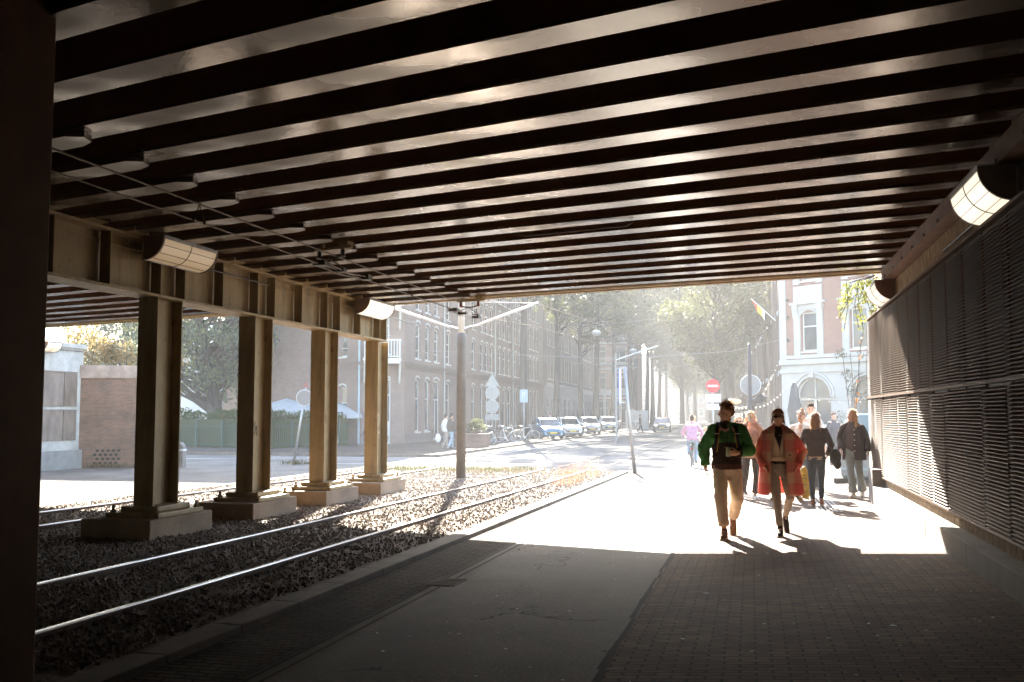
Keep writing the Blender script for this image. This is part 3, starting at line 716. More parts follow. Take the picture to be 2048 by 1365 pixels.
al = radians(-124); dl = V((cos(al), sin(al), 0)); Ll = 16.0
lx = [15.0 - 1.0 - 2.0 * k for k in range(7)]
hl = []; wl = []
for x in lx:
    hl.append((x, x + .95, .9, 3.4)); wl.append((x, .9, .95, 2.5, 'sash'))
    for z in (5.25, 8.3): hl.append((x, x + .95, z, z + 2.15)); wl.append((x, z, .95, 2.15, 'sill2'))
ML = sub_wall(al, Ll, offc - dl * Ll, hl, wl)
d = MB()
for z in (5.05, 8.25):                           # two white balconies with brackets
    q = MB(); q.box(.35, 2.45, -.95, -.002, z - .28, z - .12); q.box(.30, 2.5, -1.0, -.003, z - .119, z + .02)
    for x in (.4, 2.4): q.box(x - .05, x + .05, -.98, -.9, z + .021, z + 1.05)
    q.box(.3, 2.5, -.99, -.9, z + 1.051, z + 1.14); q.box(.35, 2.45, -.97, -.93, z + .10, z + .16)
    for k in range(11): x = .55 + .17 * k; q.box(x - .03, x + .03, -.965, -.935, z + .161, z + 1.05)
    for x in (.36, 2.4):
        q.prism([(x, -.003, z - 1.5), (x, -.25, z - 1.35), (x, -.85, z - .285), (x, -.003, z - .285)], (.1, 0, 0)); q.box(x, x + .04, -.95, -.02, z + 1.0, z + 1.05)
    q.v = [tuple(MC @ V(p)) for p in q.v]; q.build('balcony', m_trim, b1)
q = MB(); q.tube([(.1, -.08, .1), (.1, -.08, 14)], .06, 8); q.v = [tuple(MC @ V(p)) for p in q.v]; q.build('downpipe', mat('blue_downpipe', (.30, .38, .42), .5, .1), b1)
q = MB(); wall_holes(q, .2, 2.3, 2.0, 2.6, []); q.v = [tuple(MC @ V((p[0] * .4, p[1] - .01, p[2]))) for p in q.v]
# --- second block with pale ground floor
O2 = O + V((cos(R1), sin(R1), 0)) * 49.3 + V((.15, 0, 0))
b2 = empty('apartment_building', 'farther brown apartment block with pale ground floor and close set windows', 'building', O2, R1)
holes = []; wins = []
for i in range(20):
    x = 1.0 + 2.05 * i + (.5 if i % 3 == 0 else 0)
    for z, h_ in ((5.7, 2.7), (9.4, 2.7), (13.0, 2.5)): holes.append((x, x + 1.1, z, z + h_)); wins.append((x, z, 1.1, h_, 'sill2'))
    if i % 2 == 0: holes.append((x - .3, x + 1.4, .4, 3.6)); wins.append((x - .3, .4, 1.7, 3.2, 'double'))
d = MB(); wall_holes(d, 0, 44, 4.9, 16.8, [h_ for h_ in holes if h_[2] > 4.9]); d.box(0, 44, .17, 10, 4.9, 16.8); d.build('wall', m_brickd, b2)
d = MB(); wall_holes(d, 0, 44, -.1, 4.899, [h_ for h_ in holes if h_[2] < 4.9], -.03, .19); d.box(0, 44, .17, 10, -.1, 4.899); d.build('ground_floor', m_stucco, b2)
for a in wins: window(b2, a[0], a[1], a[2], a[3], 0, 0, a[4], False)
d = MB(); corn(d, 0, 44, 5.0, CL); corn(d, 0, 44, 16.8, [(-.3, .2, .3)]); d.build('cornice', m_trim, b2)
d = MB(); d.box(0, 44, .3, 9.8, 16.85, 18); d.build('roof', m_roof, b2)
# --- red brick house with white bands, gable end facing the bridge
b3 = empty('brick_house', 'red brick house with white stone bands at the street bend', 'house', (-24.2, 149.5, -.24), radians(2))
hs = []; wn_ = []
for k, x in enumerate((1.0, 4.0)):
    for z in (5.6, 9.6, 13.4): hs.append((x, x + 1.9, z, z + 2.5)); wn_.append((x, z, 1.9, 2.5, 'double'))
    hs.append((x, x + 2.2, .5, 3.8)); wn_.append((x, .5, 2.2, 3.3, 'double'))
d = MB(); wall_holes(d, 0, 7.2, -.1, 18, hs); d.box(0, 7.2, .17, 16, -.1, 18); d.build('wall', m_brickr, b3)
for a in wn_: window(b3, *a[:4], 0, 0, a[4])
d = MB()
for z in (4.6, 5.2, 8.5, 9.2, 12.4, 13.0, 16.4): d.box(-.04, 7.24, -.05, -.002, z, z + .28)
d.box(-.2, 7.4, -.3, -.003, 4.1, 4.35); d.build('stone_band', m_trim, b3)
d = MB(); d.prism([(-.3, -.2, 18.01), (7.5, -.2, 18.01), (3.6, -.2, 21)], (0, 16, 0)); d.build('roof', m_roof, b3)
# --- pale modern block
b4 = empty('modern_building', 'pale grey modern building with vertical panels behind the tree trunks', 'building', (-22.6, 166, -.24), radians(91))
d = MB(); d.box(0, 46, 0, 12, -.1, 19)
for k in range(30): d.box(.4 + k * 1.5, .75 + k * 1.5, -.30, -.001, 0, 18.6)
d.build('wall', m_panel, b4)
for k in range(0, 29, 1):
    for z in (1.0, 5.2, 9.4, 13.6):
        if k % 2 == 0: window(b4, .85 + k * 1.5, z, 1.0, 2.6, -.16, 0, 'plain', False, m_steel)
d = MB(); d.box(-.3, 46.3, -.5, 12, 19.01, 19.6); d.build('roof', m_panel, b4)
e = empty('entrance_canopy', 'white post and beam entrance canopy beside the far left trees', 'canopy', (-19.6, 128, -.24), 0)
d = MB(); d.box(-2.4, 4.2, -.2, .2, 4.3, 4.75); d.build('beam', m_panel, e)
for x in (-1.6, 1.2, 3.2): d = MB(); d.box(x - .16, x + .16, -.16, .16, 0, 4.299); d.build('post', m_panel, e)
e['label'] = 'white post and beam entrance canopy beside the far left trees'
# --- row on the right of the far street
b5 = empty('terraced_row', 'tall dark brick terrace receding along the right side of the street', 'building', (2.05, 64.5, -.24), radians(92.2))
d = MB(); d.box(0, 190, -12, 0, -.1, 17.5); q = 0
x = .4
random.seed(9)
while x < 186:
    w_ = random.uniform(.35, .6); p = random.uniform(.18, .42)
    d.box(x, x + w_, .001, p, 0, random.uniform(15.5, 17.4)); x += random.uniform(1.6, 2.6)
d.build('wall', m_brickd, b5)
d = MB()
for z in (4.3, 8.2, 12.1, 16.9): d.box(0, 190, .002, .24, z, z + .3)
d.build('string_course', m_trim, b5)
k = 0; x = 1.2
while x < 60:
    for z in (1.0, 5.0, 8.9, 12.8):
        o = window(b5, x + 1.0, z, 1.0, 2.4, .07, pi, 'sash'); k += 1
    x += 2.6
d = MB(); d.box(-.2, 190, -12, .3, 17.52, 18.2); d.build('roof', m_roof, b5)
# --- white stucco house with red brick panels, frontal
RW = radians(-40)
b6 = empty('corner_house', 'white stucco corner house with red brick panels and an arched entrance', 'house', (1.72, 59.4, -.24), RW)
cols_ = [(1.10, 2.55), (4.30, 5.75), (7.5, 8.95)]
hs = []; wn_ = []
for x0, x1 in cols_:
    hs.append((x0 + .38, x1 - .38 + .3, 5.35, 7.55)); wn_.append((x0 + .38, 5.35, x1 - x0 - .46, 2.2))
    hs.append((x0 + .38, x1 - .38 + .3, 9.35, 11.5)); wn_.append((x0 + .38, 9.35, x1 - x0 - .46, 2.15))
hs = [(a[0], a[0] + a[2], a[1], a[1] + a[3]) for a in wn_]
arch = [(1.0, 3.3), (4.55, 6.85)]
d = MB(); wall_holes(d, 0, 12, 4.9, 13.5, hs)
d.box(0, 12, .3, 9, -.1, 13.5)
d.build('upper_wall', m_brickr, b6)
d = MB()
hg = []
for a, b in arch: hg.append((a, b, .1, 2.75))
wall_holes(d, 0, 12, -.1, 4.9, hg + [(a, b, 2.75, 3.95) for a, b in arch])
for a, b in arch:                                # arched heads
    r = (b - a) / 2; cx_ = (a + b) / 2; n = 14
    for i in range(n):
        t0, t1 = pi * i / n, pi * (i + 1) / n
        p0 = (cx_ - r * cos(t0), 2.75 + r * 1.0 * sin(t0)); p1 = (cx_ - r * cos(t1), 2.75 + r * sin(t1))
        d.quad((p0[0], 0, p0[1]), (p1[0], 0, p1[1]), (p1[0], 0, 3.95), (p0[0], 0, 3.95))
        d.quad((p0[0], 0, p0[1]), (p0[0], .25, p0[1]), (p1[0], .25, p1[1]), (p1[0], 0, p1[1]))
        for rr, pr in ((1.0, .06), (1.16, .10)):
            o0 = (cx_ - r * (rr + .10) * cos(t0), 2.75 + r * (rr + .10) * sin(t0)); o1 = (cx_ - r * (rr + .10) * cos(t1), 2.75 + r * (rr + .10) * sin(t1))
            i0 = (cx_ - r * rr * cos(t0), 2.75 + r * rr * sin(t0)); i1 = (cx_ - r * rr * cos(t1), 2.75 + r * rr * sin(t1))
            d.add([(i0[0], -pr, i0[1]), (i1[0], -pr, i1[1]), (o1[0], -pr, o1[1]), (o0[0], -pr, o0[1]), (i0[0], 0, i0[1]), (i1[0], 0, i1[1]), (o1[0], 0, o1[1]), (o0[0], 0, o0[1])], [(0, 1, 2, 3), (2, 6, 7, 3), (0, 4, 5, 1)])
    d.box(cx_ - .12, cx_ + .12, -.16, -.001, 3.85, 4.2)
d.build('ground_floor', m_stucco, b6)
d = MB()
d.box(-.05, .42, -.06, -.002, 4.9, 13.5); d.box(0, 12, -.10, -.002, 4.95, 5.15); d.box(-.06, 12, -.16, -.001, 4.62, 4.9); d.box(-.06, 12, -.1, -.001, 4.15, 4.3)
for x0, x1 in cols_:
    for zb in (5.152, 9.152):
        wz = x1 - x0
        d.box(x0 - .12, x0 + .30, -.09, -.002, zb, zb + 2.55); d.box(x1 - .02, x1 + .38, -.09, -.002, zb, zb + 2.55)
        d.box(x0 - .16, x1 + .42, -.095, -.003, zb + 2.551, zb + 2.85); d.box(x0 - .32, x1 + .58, -.24, -.001, zb + 2.851, zb + 2.99)
        d.box(x0 - .1, x1 + .36, -.11, -.002, zb + 2.991, zb + 3.9)
        for x in (x0 - .16, x1 + .02): d.prism([(x, -.096, zb + 2.1), (x, -.2, zb + 2.6), (x, -.22, zb + 2.85), (x, -.096, zb + 2.85)], (.38, 0, 0))
        n = 10; a0, a1 = x0 + .30, x1 - .02
        for i in range(n):
            u0, u1 = i / n, (i + 1) / n; f0, f1 = zb + 2.2 + .3 * (1 - (2 * u0 - 1) ** 2), zb + 2.2 + .3 * (1 - (2 * u1 - 1) ** 2)
            d.quad((a0 + (a1 - a0) * u0, -.05, f0), (a0 + (a1 - a0) * u1, -.05, f1), (a0 + (a1 - a0) * u1, -.05, zb + 2.6), (a0 + (a1 - a0) * u0, -.05, zb + 2.6))
d.build('stone_trim', m_stucco, b6)
for x, z, w_, h_ in wn_: window(b6, x, z, w_, h_, 0, 0, 'sash')
for k, (a, b) in enumerate(arch):
    q = MB(); r = (b - a) / 2; cx_ = (a + b) / 2
    q.box(a, b, .18, .25, 2.60, 2.74)
    for x in (a, cx_ - .06, b - .12): q.box(x, x + .12, .18, .25, .1, 2.599)
    q.box(a + .13, b - .13, .19, .24, 1.15, 1.25); q.box(cx_ - .03, cx_ + .03, .2, .24, 2.741, 2.75 + r * .98)
    n = 16
    for i in range(n):
        t0, t1 = pi * i / n, pi * (i + 1) / n
        P = [(cx_ - r * s_ * cos(t_), .18, 2.75 + r * s_ * sin(t_)) for s_, t_ in ((.93, t0), (1.0, t0), (1.0, t1), (.93, t1))]; q.prism(P, (0, .06, 0))
    o = q.build('entrance', m_trim if k == 0 else m_steel, b6)
    g = MB(); g.box(a, b, .255, .27, .1, 2.75)
    g.prism([(cx_ - r * cos(pi * i / n), .255, 2.751 + r * sin(pi * i / n)) for i in range(n + 1)], (0, .015, 0)); g.build('pane', m_pane, o)
d = MB(); d.box(-.3, 12, -.5, 9, 13.52, 13.9); d.build('roof', m_roof, b6)
for z in (6.0, 7.3, 8.3):
    d = MB(); d.tube([(.62, -.02, z), (.62, -.12, z + .02)], .03, 6); d.ell((.62, -.16, z + .03), (.08, .06, .10)); d.build('wall_lantern', m_black, b6)
# --- pale building far left behind the old brick wall
b7 = empty('grey_house', 'pale grey gabled building behind the old brick wall', 'house', (-62, 84, -.24), radians(-20))
d = MB(); d.box(0, 34, 0, 12, -.1, 7.2); d.prism([(-.2, 0, 7.21), (-.2, 12, 7.21), (-.2, 6, 10.4)], (34.4, 0, 0)); d.build('wall', m_panel, b7)
d = MB()
for k in range(3): d.box(-.3, 34.3, -.12 + k * .02, .0 + k * .02, 5.2 + k * .9, 5.3 + k * .9)
d.build('siding_band', m_steel, b7)
for k in range(9): window(b7, 2 + 3.5 * k, 1.2, 1.4, 2.2, -.1, 0, 'sash')

b8 = empty('far_building', 'hazy brick building added against glare at the far end of the street', 'building', (-45, 285, -.24), radians(-4))  # invented block covering the bright gap where the street ends
hs = [(2 + 3.2 * i, 3.3 + 3.2 * i, z, z + 2.1) for i in range(15) for z in (1.2, 5, 8.8, 12.6)]
d = MB(); wall_holes(d, 0, 60, -.1, 18, hs); d.box(0, 60, .3, 12, -.1, 18); d.build('wall', m_brick, b8)
for h_ in hs: window(b8, h_[0], h_[2], 1.3, 2.1, 0, 0, 'sash')
d = MB(); d.box(-.3, 60.3, -.3, 12, 18.02, 19); d.build('roof', m_roof, b8)
# ------------------------------------------------------------------ trees
m_bark = mat('bark', (.06, .05, .042), .9, .35, 3, .03, 12, stretch=(1, 1, .25))
m_leaf = leafmat('leaves', (.048, .072, .046), (.11, .14, .06)); m_leafy = leafmat('leaves_yellow', (.17, .15, .08), (.26, .22, .10)); m_leafhaze = leafmat('leaves_hazed', (.085, .125, .08), (.16, .2, .10)); m_hedge = leafmat('hedge_leaves', (.03, .06, .022), (.10, .16, .03))  # lighter leaf copy for the garden trees has haze put into its colour
def leafquads(mb, c, r, n, size, rnd):
    for _ in range(n):
        while True:
            p = V((rnd.uniform(-1, 1), rnd.uniform(-1, 1), rnd.uniform(-1, 1)))
            if p.length < 1: break
        p = V((p.x * r[0], p.y * r[1], p.z * r[2])) + c
        q = Euler((rnd.uniform(0, 6.3), rnd.uniform(0, 6.3), rnd.uniform(0, 6.3))).to_matrix()
        s = size * rnd.uniform(.6, 1.3)
        mb.add([p + q @ V(v) * s for v in ((-.5, 0, 0), (-.1, -.32, .08), (.55, 0, 0), (-.1, .32, .08))], [(0, 1, 2, 3)])
def tree_meshes(seed, H, base, rad, tr, clumps=70, per=75, lean=0, size=.21, low=0, coff=0):
    rnd = random.Random(seed); t = MB(); top = V((lean, .2, H * .9)); pts = []; rs = []
    for i in range(9):
        f = i / 8; pts.append(V((lean * f + .12 * sin(f * 5 + seed), .1 * sin(f * 4 + seed * 2), H * .9 * f))); rs.append(tr * (1.25 if i == 0 else 1) * (1 - .82 * f) + .02)
    t.tube(pts, rs, 10)
    cl = MB(); cz = (H + base) / 2; hz_ = (H - base) / 2
    for i in range(clumps):
        a = rnd.uniform(0, 2 * pi); u = rnd.uniform(-1, 1) ; rr = rad * math.sqrt(max(0, 1 - u * u * .9)) * (.35 + .65 * math.sqrt(rnd.random())) * rnd.uniform(.75, 1.08)
        c = V((lean * .7 + coff + rr * cos(a), rr * sin(a), cz + u * hz_ * rnd.uniform(.8, 1.02)))
        s0 = min(max((c.z - rnd.uniform(1.2, 2.6)) / (H * .9), base * .55 / H), .97); k = s0 * 8; i0 = min(7, int(k)); src = pts[i0].lerp(pts[i0 + 1], k - i0)
        mid = src.lerp(c, .5) + V((0, 0, -.1 * rr))
        t.tube([src, mid, c], [tr * .28 * (1 - s0 * .6), tr * .16, .012], 5, False)
        cr = rnd.uniform(.55, 1.15)
        leafquads(cl, c, (cr, cr, cr * .7), int(per * cr), size, rnd)
        if low and rnd.random() < .25: leafquads(cl, c + V((0, 0, -1.1)), (.4, .4, .9), int(per * .3), size, rnd)
    return t, cl
def place_tree(tm, cm, loc, rz, label, cat, group, leafm=None):
    e = empty('street_tree', label, cat, loc, rz, group)
    for n_, me in (('trunk', tm), ('crown', cm)):
        o = bpy.data.objects.new(n_, me); COL.objects.link(o); o.parent = e
    return e
def tmeshes(*a, lm=None, **k):
    t, c = tree_meshes(*a, **k); tm = t.mesh('trunk'); tm.materials.append(m_bark); tm.polygons.foreach_set('use_smooth', [True] * len(tm.polygons)); cm = c.mesh('crown'); cm.materials.append(lm or m_leaf); return tm, cm
TL = [tmeshes(11, 21, 10.6, 5.2, .30, 120, 110, coff=1.3, low=1, size=.25), tmeshes(12, 20.5, 9.8, 5.3, .27, 120, 110, coff=1.7, low=1, size=.25), tmeshes(13, 21.5, 8.8, 5.4, .30, 125, 110, coff=2.0, low=1, size=.25)]
TR = [tmeshes(21, 16, 5.1, 4.0, .28, 150, 130, low=1, size=.22), tmeshes(22, 18, 5.6, 5.0, .3, 130, 110, low=1, size=.25)]
ordn = ['first', 'second', 'third', 'fourth', 'fifth', 'sixth', 'seventh', 'eighth', 'ninth', 'tenth', 'eleventh', 'twelfth', 'thirteenth', 'fourteenth', 'fifteenth', 'sixteenth', 'seventeenth']
for i, (x, y) in enumerate(((-15.73, 69.2), (-15.97, 82.4), (-16.22, 95.9), (-16.28, 107.6), (-16.48, 122), (-15.9, 134), (-16.6, 147), (-16.2, 160), (-17, 176), (-17, 192), (-17.5, 212))):
    place_tree(*TL[i % 3], (x, y, -.25), (-.35, .2, .5, -.1)[i % 4], 'tall dark trunked street tree along the left kerb, %s from the bridge' % ordn[i], 'tree', 'street trees along the left kerb').scale = (1.0,) * 3 if i < 3 else (1.25, 1.25, 1.3)
for i, (x, y, m_) in enumerate(((-2.45, 75, 0), (-1.9, 97, 1), (-2.9, 116, 1), (-2.6, 137, 0), (-3.4, 158, 1), (-4, 182, 1), (-8.5, 214, 1), (-12, 222, 1), (-5.5, 205, 0), (-14.5, 236, 0), (-6.5, 240, 1), (-10.5, 252, 0), (-2.5, 250, 1), (-12, 180, 1), (-9, 262, 0), (-5, 262, 1))):
    place_tree(*TR[m_], (x, y, -.25), i * 2.1, ('large leafy tree above the no entry sign on the right of the street' if i == 0 else 'hazy street tree on the right and end of the street, %s in depth' % ordn[i]), 'tree', 'street trees on the right of the street').scale = (1.0,) * 3 if i < 1 else (1.35, 1.35, 1.4)
TM = tmeshes(31, 13, 3.4, 5.0, .5, 170, 120, lean=-2.2, low=1, size=.24, lm=m_leafhaze); TN = tmeshes(32, 13, 2.8, 4.6, .36, 170, 110, low=1, size=.24, lm=m_leafhaze)
place_tree(*TM, (-30.6, 53.5, -.25), .3, 'leaning thick trunked tree behind the hedge between two columns', 'tree', 'garden trees behind the hedge')
place_tree(*TN, (-31.2, 61, -.25), 2, 'upright garden tree behind the hedge, right of the leaning one', 'tree', 'garden trees behind the hedge')
place_tree(*TN, (-46, 66, -.25), 4, 'garden tree above the old brick wall at far left', 'tree', 'garden trees behind the hedge')
# ------------------------------------------------------------------ hedge, fence, planting
HP = [(-38.5, 51.5), (-24.1, 46.6), (-22.3, 53.3)]
d = MB(); rnd = random.Random(4)
for (xa, ya), (xb, yb) in zip(HP[:-1], HP[1:]):
    a, b = V((xa, ya, 0)), V((xb, yb, 0)); L = (b - a).length; dr = (b - a).normalized(); nr = V((-dr.y, dr.x, 0))
    if nr.y < 0 and abs(nr.y) > .5: nr = -nr
    if abs(nr.y) <= .5: nr = V((-abs(nr.x), -nr.y, 0)) if nr.x > 0 else nr
    n = int(L * 950)
    for _ in range(n):
        f = rnd.random(); hgt = 1.92 + .12 * sin(f * L * 1.7) + .08 * sin(f * L * 4.1)
        z = hgt * rnd.random() ** .8; dep = rnd.choice([rnd.uniform(.18, .34), rnd.uniform(.2, .9)]) if z < hgt - .15 else rnd.uniform(.18, .95)
        leafquads(d, a + dr * (f * L) + nr * dep + V((0, 0, z - .2)), (.05, .05, .08), 1, .14, rnd)
    q0 = a + nr * .35; q1 = b + nr * .35
    d.bar((q0.x, q0.y, .55), (q1.x, q1.y, .55), .5, 1.5)
o = d.build('hedge', m_hedge); tag(o, 'clipped dark green hedge behind the green railings', 'hedge')
m_green = mat('green_fence_paint', (.03, .09, .075), .5, .15)
def fence_run(a, b, label):
    a, b = V((*a, -.24)), V((*b, -.24)); L = (b - a).length; dr = (b - a) / L
    e = empty('railing_fence', label, 'fence', a, math.atan2(dr.y, dr.x), 'green metal railings before the hedge')
    q = MB(); n = int(L / .15)
    for i in range(n): q.cyl((i * .15, 0, .12), (i * .15, 0, 1.28), .008, n=5)
    q.box(0, L, -.02, .02, .22, .25); q.box(0, L, -.02, .02, 1.16, 1.19); q.build('railing', m_green, e)
    k = 0.0; p0 = None
    while k <= L + .01:
        if p0 is None: q = MB(); q.box(-.03, .03, -.03, .03, 0, 1.46); q.ell((0, 0, 1.48), .04); p0 = q.build('post', m_green, e)
        else: part(p0, e, (k, 0, 0))
        k += 2.0
fence_run(HP[0], HP[1], 'long green railing fence before the hedge facing the tracks'); fence_run(HP[1], HP[2], 'short green railing fence turning toward the brick apartment corner')
def bush(name, label, cat, c, r, n, size, m, seed, base=None):
    rnd = random.Random(seed); e = empty(name, label, cat, c)
    q = MB(); s_ = MB()
    for _ in range(14):
        p = V((rnd.uniform(-1, 1) * r[0], rnd.uniform(-1, 1) * r[1], rnd.uniform(.2, 1) * r[2])); s_.tube([(p.x * .5, p.y * .5, 0), p], [.015, .005], 4); leafquads(q, p, (r[0] * .35, r[1] * .5, r[2] * .3), n // 14, size, rnd)
    s_.build('stem', m_bark, e); q.build('foliage', m, e)
for k, (x, y) in enumerate(((-22.7, 30.6), (-21.6, 31.2), (-20.6, 31.6))): bush('bush', ['dry yellow bush on the brick wall beside the abutment', 'dry yellow bush in the middle of the wall top', 'dry yellow bush low at the right end of the wall'][k], 'bush', (x, y, 3.2), (.7, .6, [1.35, 1.0, .8][k]), 900, .11, m_leafy, 40 + k)
# ivy hanging at the end of the louvred wall
e = empty('hanging_ivy', 'sunlit ivy spilling from the deck corner above the louvred wall', 'ivy', (2.3, 19.6, 4.1))
rnd = random.Random(8); q = MB(); s_ = MB()
for k in range(17):
    x = rnd.uniform(-.55, .45); y = rnd.uniform(-.3, .4); L = rnd.uniform(.3, .95)
    pts = [V((x * .4 + .1, y, .1)), V((x, y, .0)), V((x + rnd.uniform(-.1, .1), y, -L * .5)), V((x + rnd.uniform(-.16, .12), y, -L))]
    s_.tube(pts, .006, 4, False)
    for i in range(26): f = rnd.random(); p = pts[1].lerp(pts[3], f); leafquads(q, p, (.09, .09, .06), 2, .06, rnd)
s_.build('stem', m_bark, e); q.build('foliage', leafmat('ivy_leaves', (.075, .105, .035), (.20, .25, .06)), e)
e = empty('leaf_strand', 'single dry strand of leaves dangling at the louvre edge', 'vine', (2.08, 20.5, 3.2)); s_ = MB(); q = MB()
pts = [V((.08, 0, .0)), V((.02, 0, -.25)), V((-.02, 0, -.7)), V((-.06, 0, -1.1)), V((-.10, 0, -1.55))]; s_.tube(pts, .006, 4)
for i in range(15): f = rnd.random() * 3.99; p = pts[int(f)].lerp(pts[int(f) + 1], f % 1); leafquads(q, p, (.03, .03, .02), 2, .06, rnd)
s_.build('stem', m_bark, e); q.build('foliage', leafmat('dry_leaves', (.16, .08, .03), (.3, .15, .05)), e)
# climbing plant beside the entrance of the white house
e = empty('climbing_plant', 'green climbing plant on the right of the white house wall', 'plant', (5.6, 55.4, -.24)); q = MB(); s_ = MB()
for k in range(26):
    a = rnd.uniform(-1.4, 1.2); z = rnd.uniform(.3, 5.2); leafquads(q, V((a * .77, -.64 * a - .4, z)), (.35, .25, .3), 26, .13, rnd)
for k in range(5): s_.tube([(k * .2 - .4, -.3, 0), (k * .4 - .9, -.5 + k * .05, 5)], .02, 5)
s_.build('stem', m_bark, e); q.build('foliage', m_leaf, e)
# weeds and grass at the end of the track bed
def blades(name, label, cat, area, n, h, m, seed, w=.008):
    rnd = random.Random(seed); q = MB()
    for _ in range(n):
        x, y = area(rnd); z = zg(y) + .02; hh = h * rnd.uniform(.35, 1.1); a = rnd.uniform(0, 6.3); l = hh * rnd.uniform(.1, .45)
        dx, dy = cos(a), sin(a); ww = w * rnd.uniform(.6, 1.4)
        q.add([(x - dy * ww, y + dx * ww, z), (x + dy * ww, y - dx * ww, z), (x + dx * l * .5 + dy * ww * .6, y + dy * l * .5 - dx * ww * .6, z + hh * .7), (x + dx * l, y + dy * l, z + hh), (x + dx * l * .5 - dy * ww * .6, y + dy * l * .5 + dx * ww * .6, z + hh * .7)], [(0, 1, 2, 4), (2, 3, 4)])
    o = q.build(name, m); stuff(o, label, cat)
m_grass = leafmat('grass', (.06, .075, .04), (.07, .085, .04)); m_dry = leafmat('dry_grass', (.15, .13, .095), (.12, .105, .075)); m_reed = leafmat('red_weed', (.24, .15, .10), (.26, .16, .11))
blades('grass', 'short green grass at the far end of the track bed', 'grass', lambda r: (r.uniform(-12.4, -6.8) + r.gauss(0, .3), 31.2 + r.gauss(0, .9)), 3800, .11, m_grass, 1)
blades('dry_grass', 'straw coloured dry grass around the tram pole and rail ends', 'grass', lambda r: (r.uniform(-9.5, -4.2), 29.6 + r.gauss(0, .9)), 420, .20, m_dry, 2)
blades('weeds', 'reddish dry weeds beside the near rail end', 'weeds', lambda r: (-4.45 + r.gauss(0, .13), 23.9 + r.random() ** 1.5 * 5.5), 190, .60, m_reed, 3, .005)
blades('weeds', 'small green weeds along the foot of the old brick wall', 'weeds', lambda r: (-21.3 + r.gauss(0, .5), 29.9 + r.gauss(0, .25)), 300, .18, m_grass, 4)
blades('weeds', 'small green weeds at the foot of the leaning round sign', 'weeds', lambda r: (-16.1 + r.gauss(0, .3), 33.4 + r.gauss(0, .2)), 260, .2, m_grass, 6)
# ------------------------------------------------------------------ people
def skin(name, c): return mat(name, c, .5, .10, 8, 0, 60, 0, .4)
m_skin = skin('skin_light', (.58, .36, .27)); m_skin2 = skin('skin_tan', (.68, .41, .28))
def cloth(name, c, var=.18, bump=.002, rough=.9, scale=9): return mat(name, c, rough, var, scale, bump, 180, 0, .2)
def hairmat(name, c):
    t = NT(name); n = t.noise(30, 4, .6, stretch=(1, 1, .12)); t.set(**{'Base Color': t.ramp(n, [(.3, sc(c, .55)), (.7, sc(c, 1.6))]), 'Roughness': .4, 'Specular IOR Level': .5})
    tl = t.nd('ShaderNodeBsdfTranslucent'); tl.inputs[0].default_value = (*sc(c, 1.6), 1); mx = t.nd('ShaderNodeMixShader'); mx.inputs[0].default_value = .35
    t.L(t.b.outputs[0], mx.inputs[1]); t.L(tl.outputs[0], mx.inputs[2]); t.L(mx.outputs[0], t.out.inputs[0]); return t.m
hair_brown = hairmat('hair_brown', (.24, .11, .045)); hair_blond = hairmat('hair_blond', (.48, .32, .17)); hair_dark = hairmat('hair_dark', (.05, .032, .022)); hair_lbrown = hairmat('hair_light_brown', (.28, .15, .07))
m_eye = mat('eye', (.03, .02, .018), .2, 0); m_shade = mat('sunglass_lens', (.012, .01, .01), .08, 0)
m_sole = mat('sole_rubber', (.62, .58, .50), .7, .1)
def loft(mb, rings, n=22):                        # rings: (x, y, z, rx, ry) horizontal ellipses
    vs = []
    for x, y, z, rx, ry in rings:
        for j in range(n): a = 2 * pi * j / n; vs.append((x + rx * cos(a), y + ry * sin(a), z))
    k = len(rings)
    fs = [(i * n + j, i * n + (j + 1) % n, (i + 1) * n + (j + 1) % n, (i + 1) * n + j) for i in range(k - 1) for j in range(n)]
    fs += [tuple(range(n - 1, -1, -1)), tuple((k - 1) * n + j for j in range(n))]
    mb.add(vs, fs)
J0 = dict(pel=(0, 0, .96), wai=(0, 0, 1.10), che=(0, 0, 1.32), nek=(0, .012, 1.50), hed=(0, -.02, 1.672), LS=(.175, .01, 1.45), LE=(.25, .04, 1.17), LW=(.26, -.06, .93), LH=(.09, 0, .92), LK=(.10, -.02, .50), LA=(.10, .03, .09), LT=(.12, -.15, .035))
for k_ in ('S', 'E', 'W', 'H', 'K', 'A', 'T'): q = J0['L' + k_]; J0['R' + k_] = (-q[0], q[1], q[2])
def hand(mb, W, d, n, s, curl, r=.0095, sc_=1.0):
    d, n, s = V(d).normalized(), V(n).normalized(), V(s).normalized()
    R = Matrix((d, s, n)).transposed()
    mb.ell(W + d * .045 * sc_, (.05 * sc_, .041 * sc_, .017 * sc_), R); mb.cap(W - d * .03, W + d * .02, .027 * sc_, .028 * sc_)
    for k in range(4):
        b = W + d * .082 * sc_ + s * (.030 - .020 * k) * sc_; L = .074 * (.92, 1.02, .96, .76)[k] * sc_; c0 = curl * (.75 + .1 * k)
        p1 = b + (d * cos(c0 * .5) + n * sin(c0 * .5)) * L * .45; p2 = p1 + (d * cos(c0 * 1.1) + n * sin(c0 * 1.1)) * L * .32; p3 = p2 + (d * cos(c0 * 1.7) + n * sin(c0 * 1.7)) * L * .28
        mb.cap(b - d * .012, p1, r, r * .95, 8); mb.cap(p1, p2, r * .95, r * .88, 8); mb.cap(p2, p3, r * .88, r * .8, 8)
    b = W + d * .025 * sc_ + s * .034 * sc_; p1 = b + (s * .6 + d * .65 + n * .45 * min(1, curl)).normalized() * .042 * sc_; p2 = p1 + (s * .1 + d * .85 + n * .7 * min(1, curl)).normalized() * .034 * sc_
    mb.cap(b, p1, r * 1.25, r * 1.1, 8); mb.cap(p1, p2, r * 1.1, r * .9, 8)
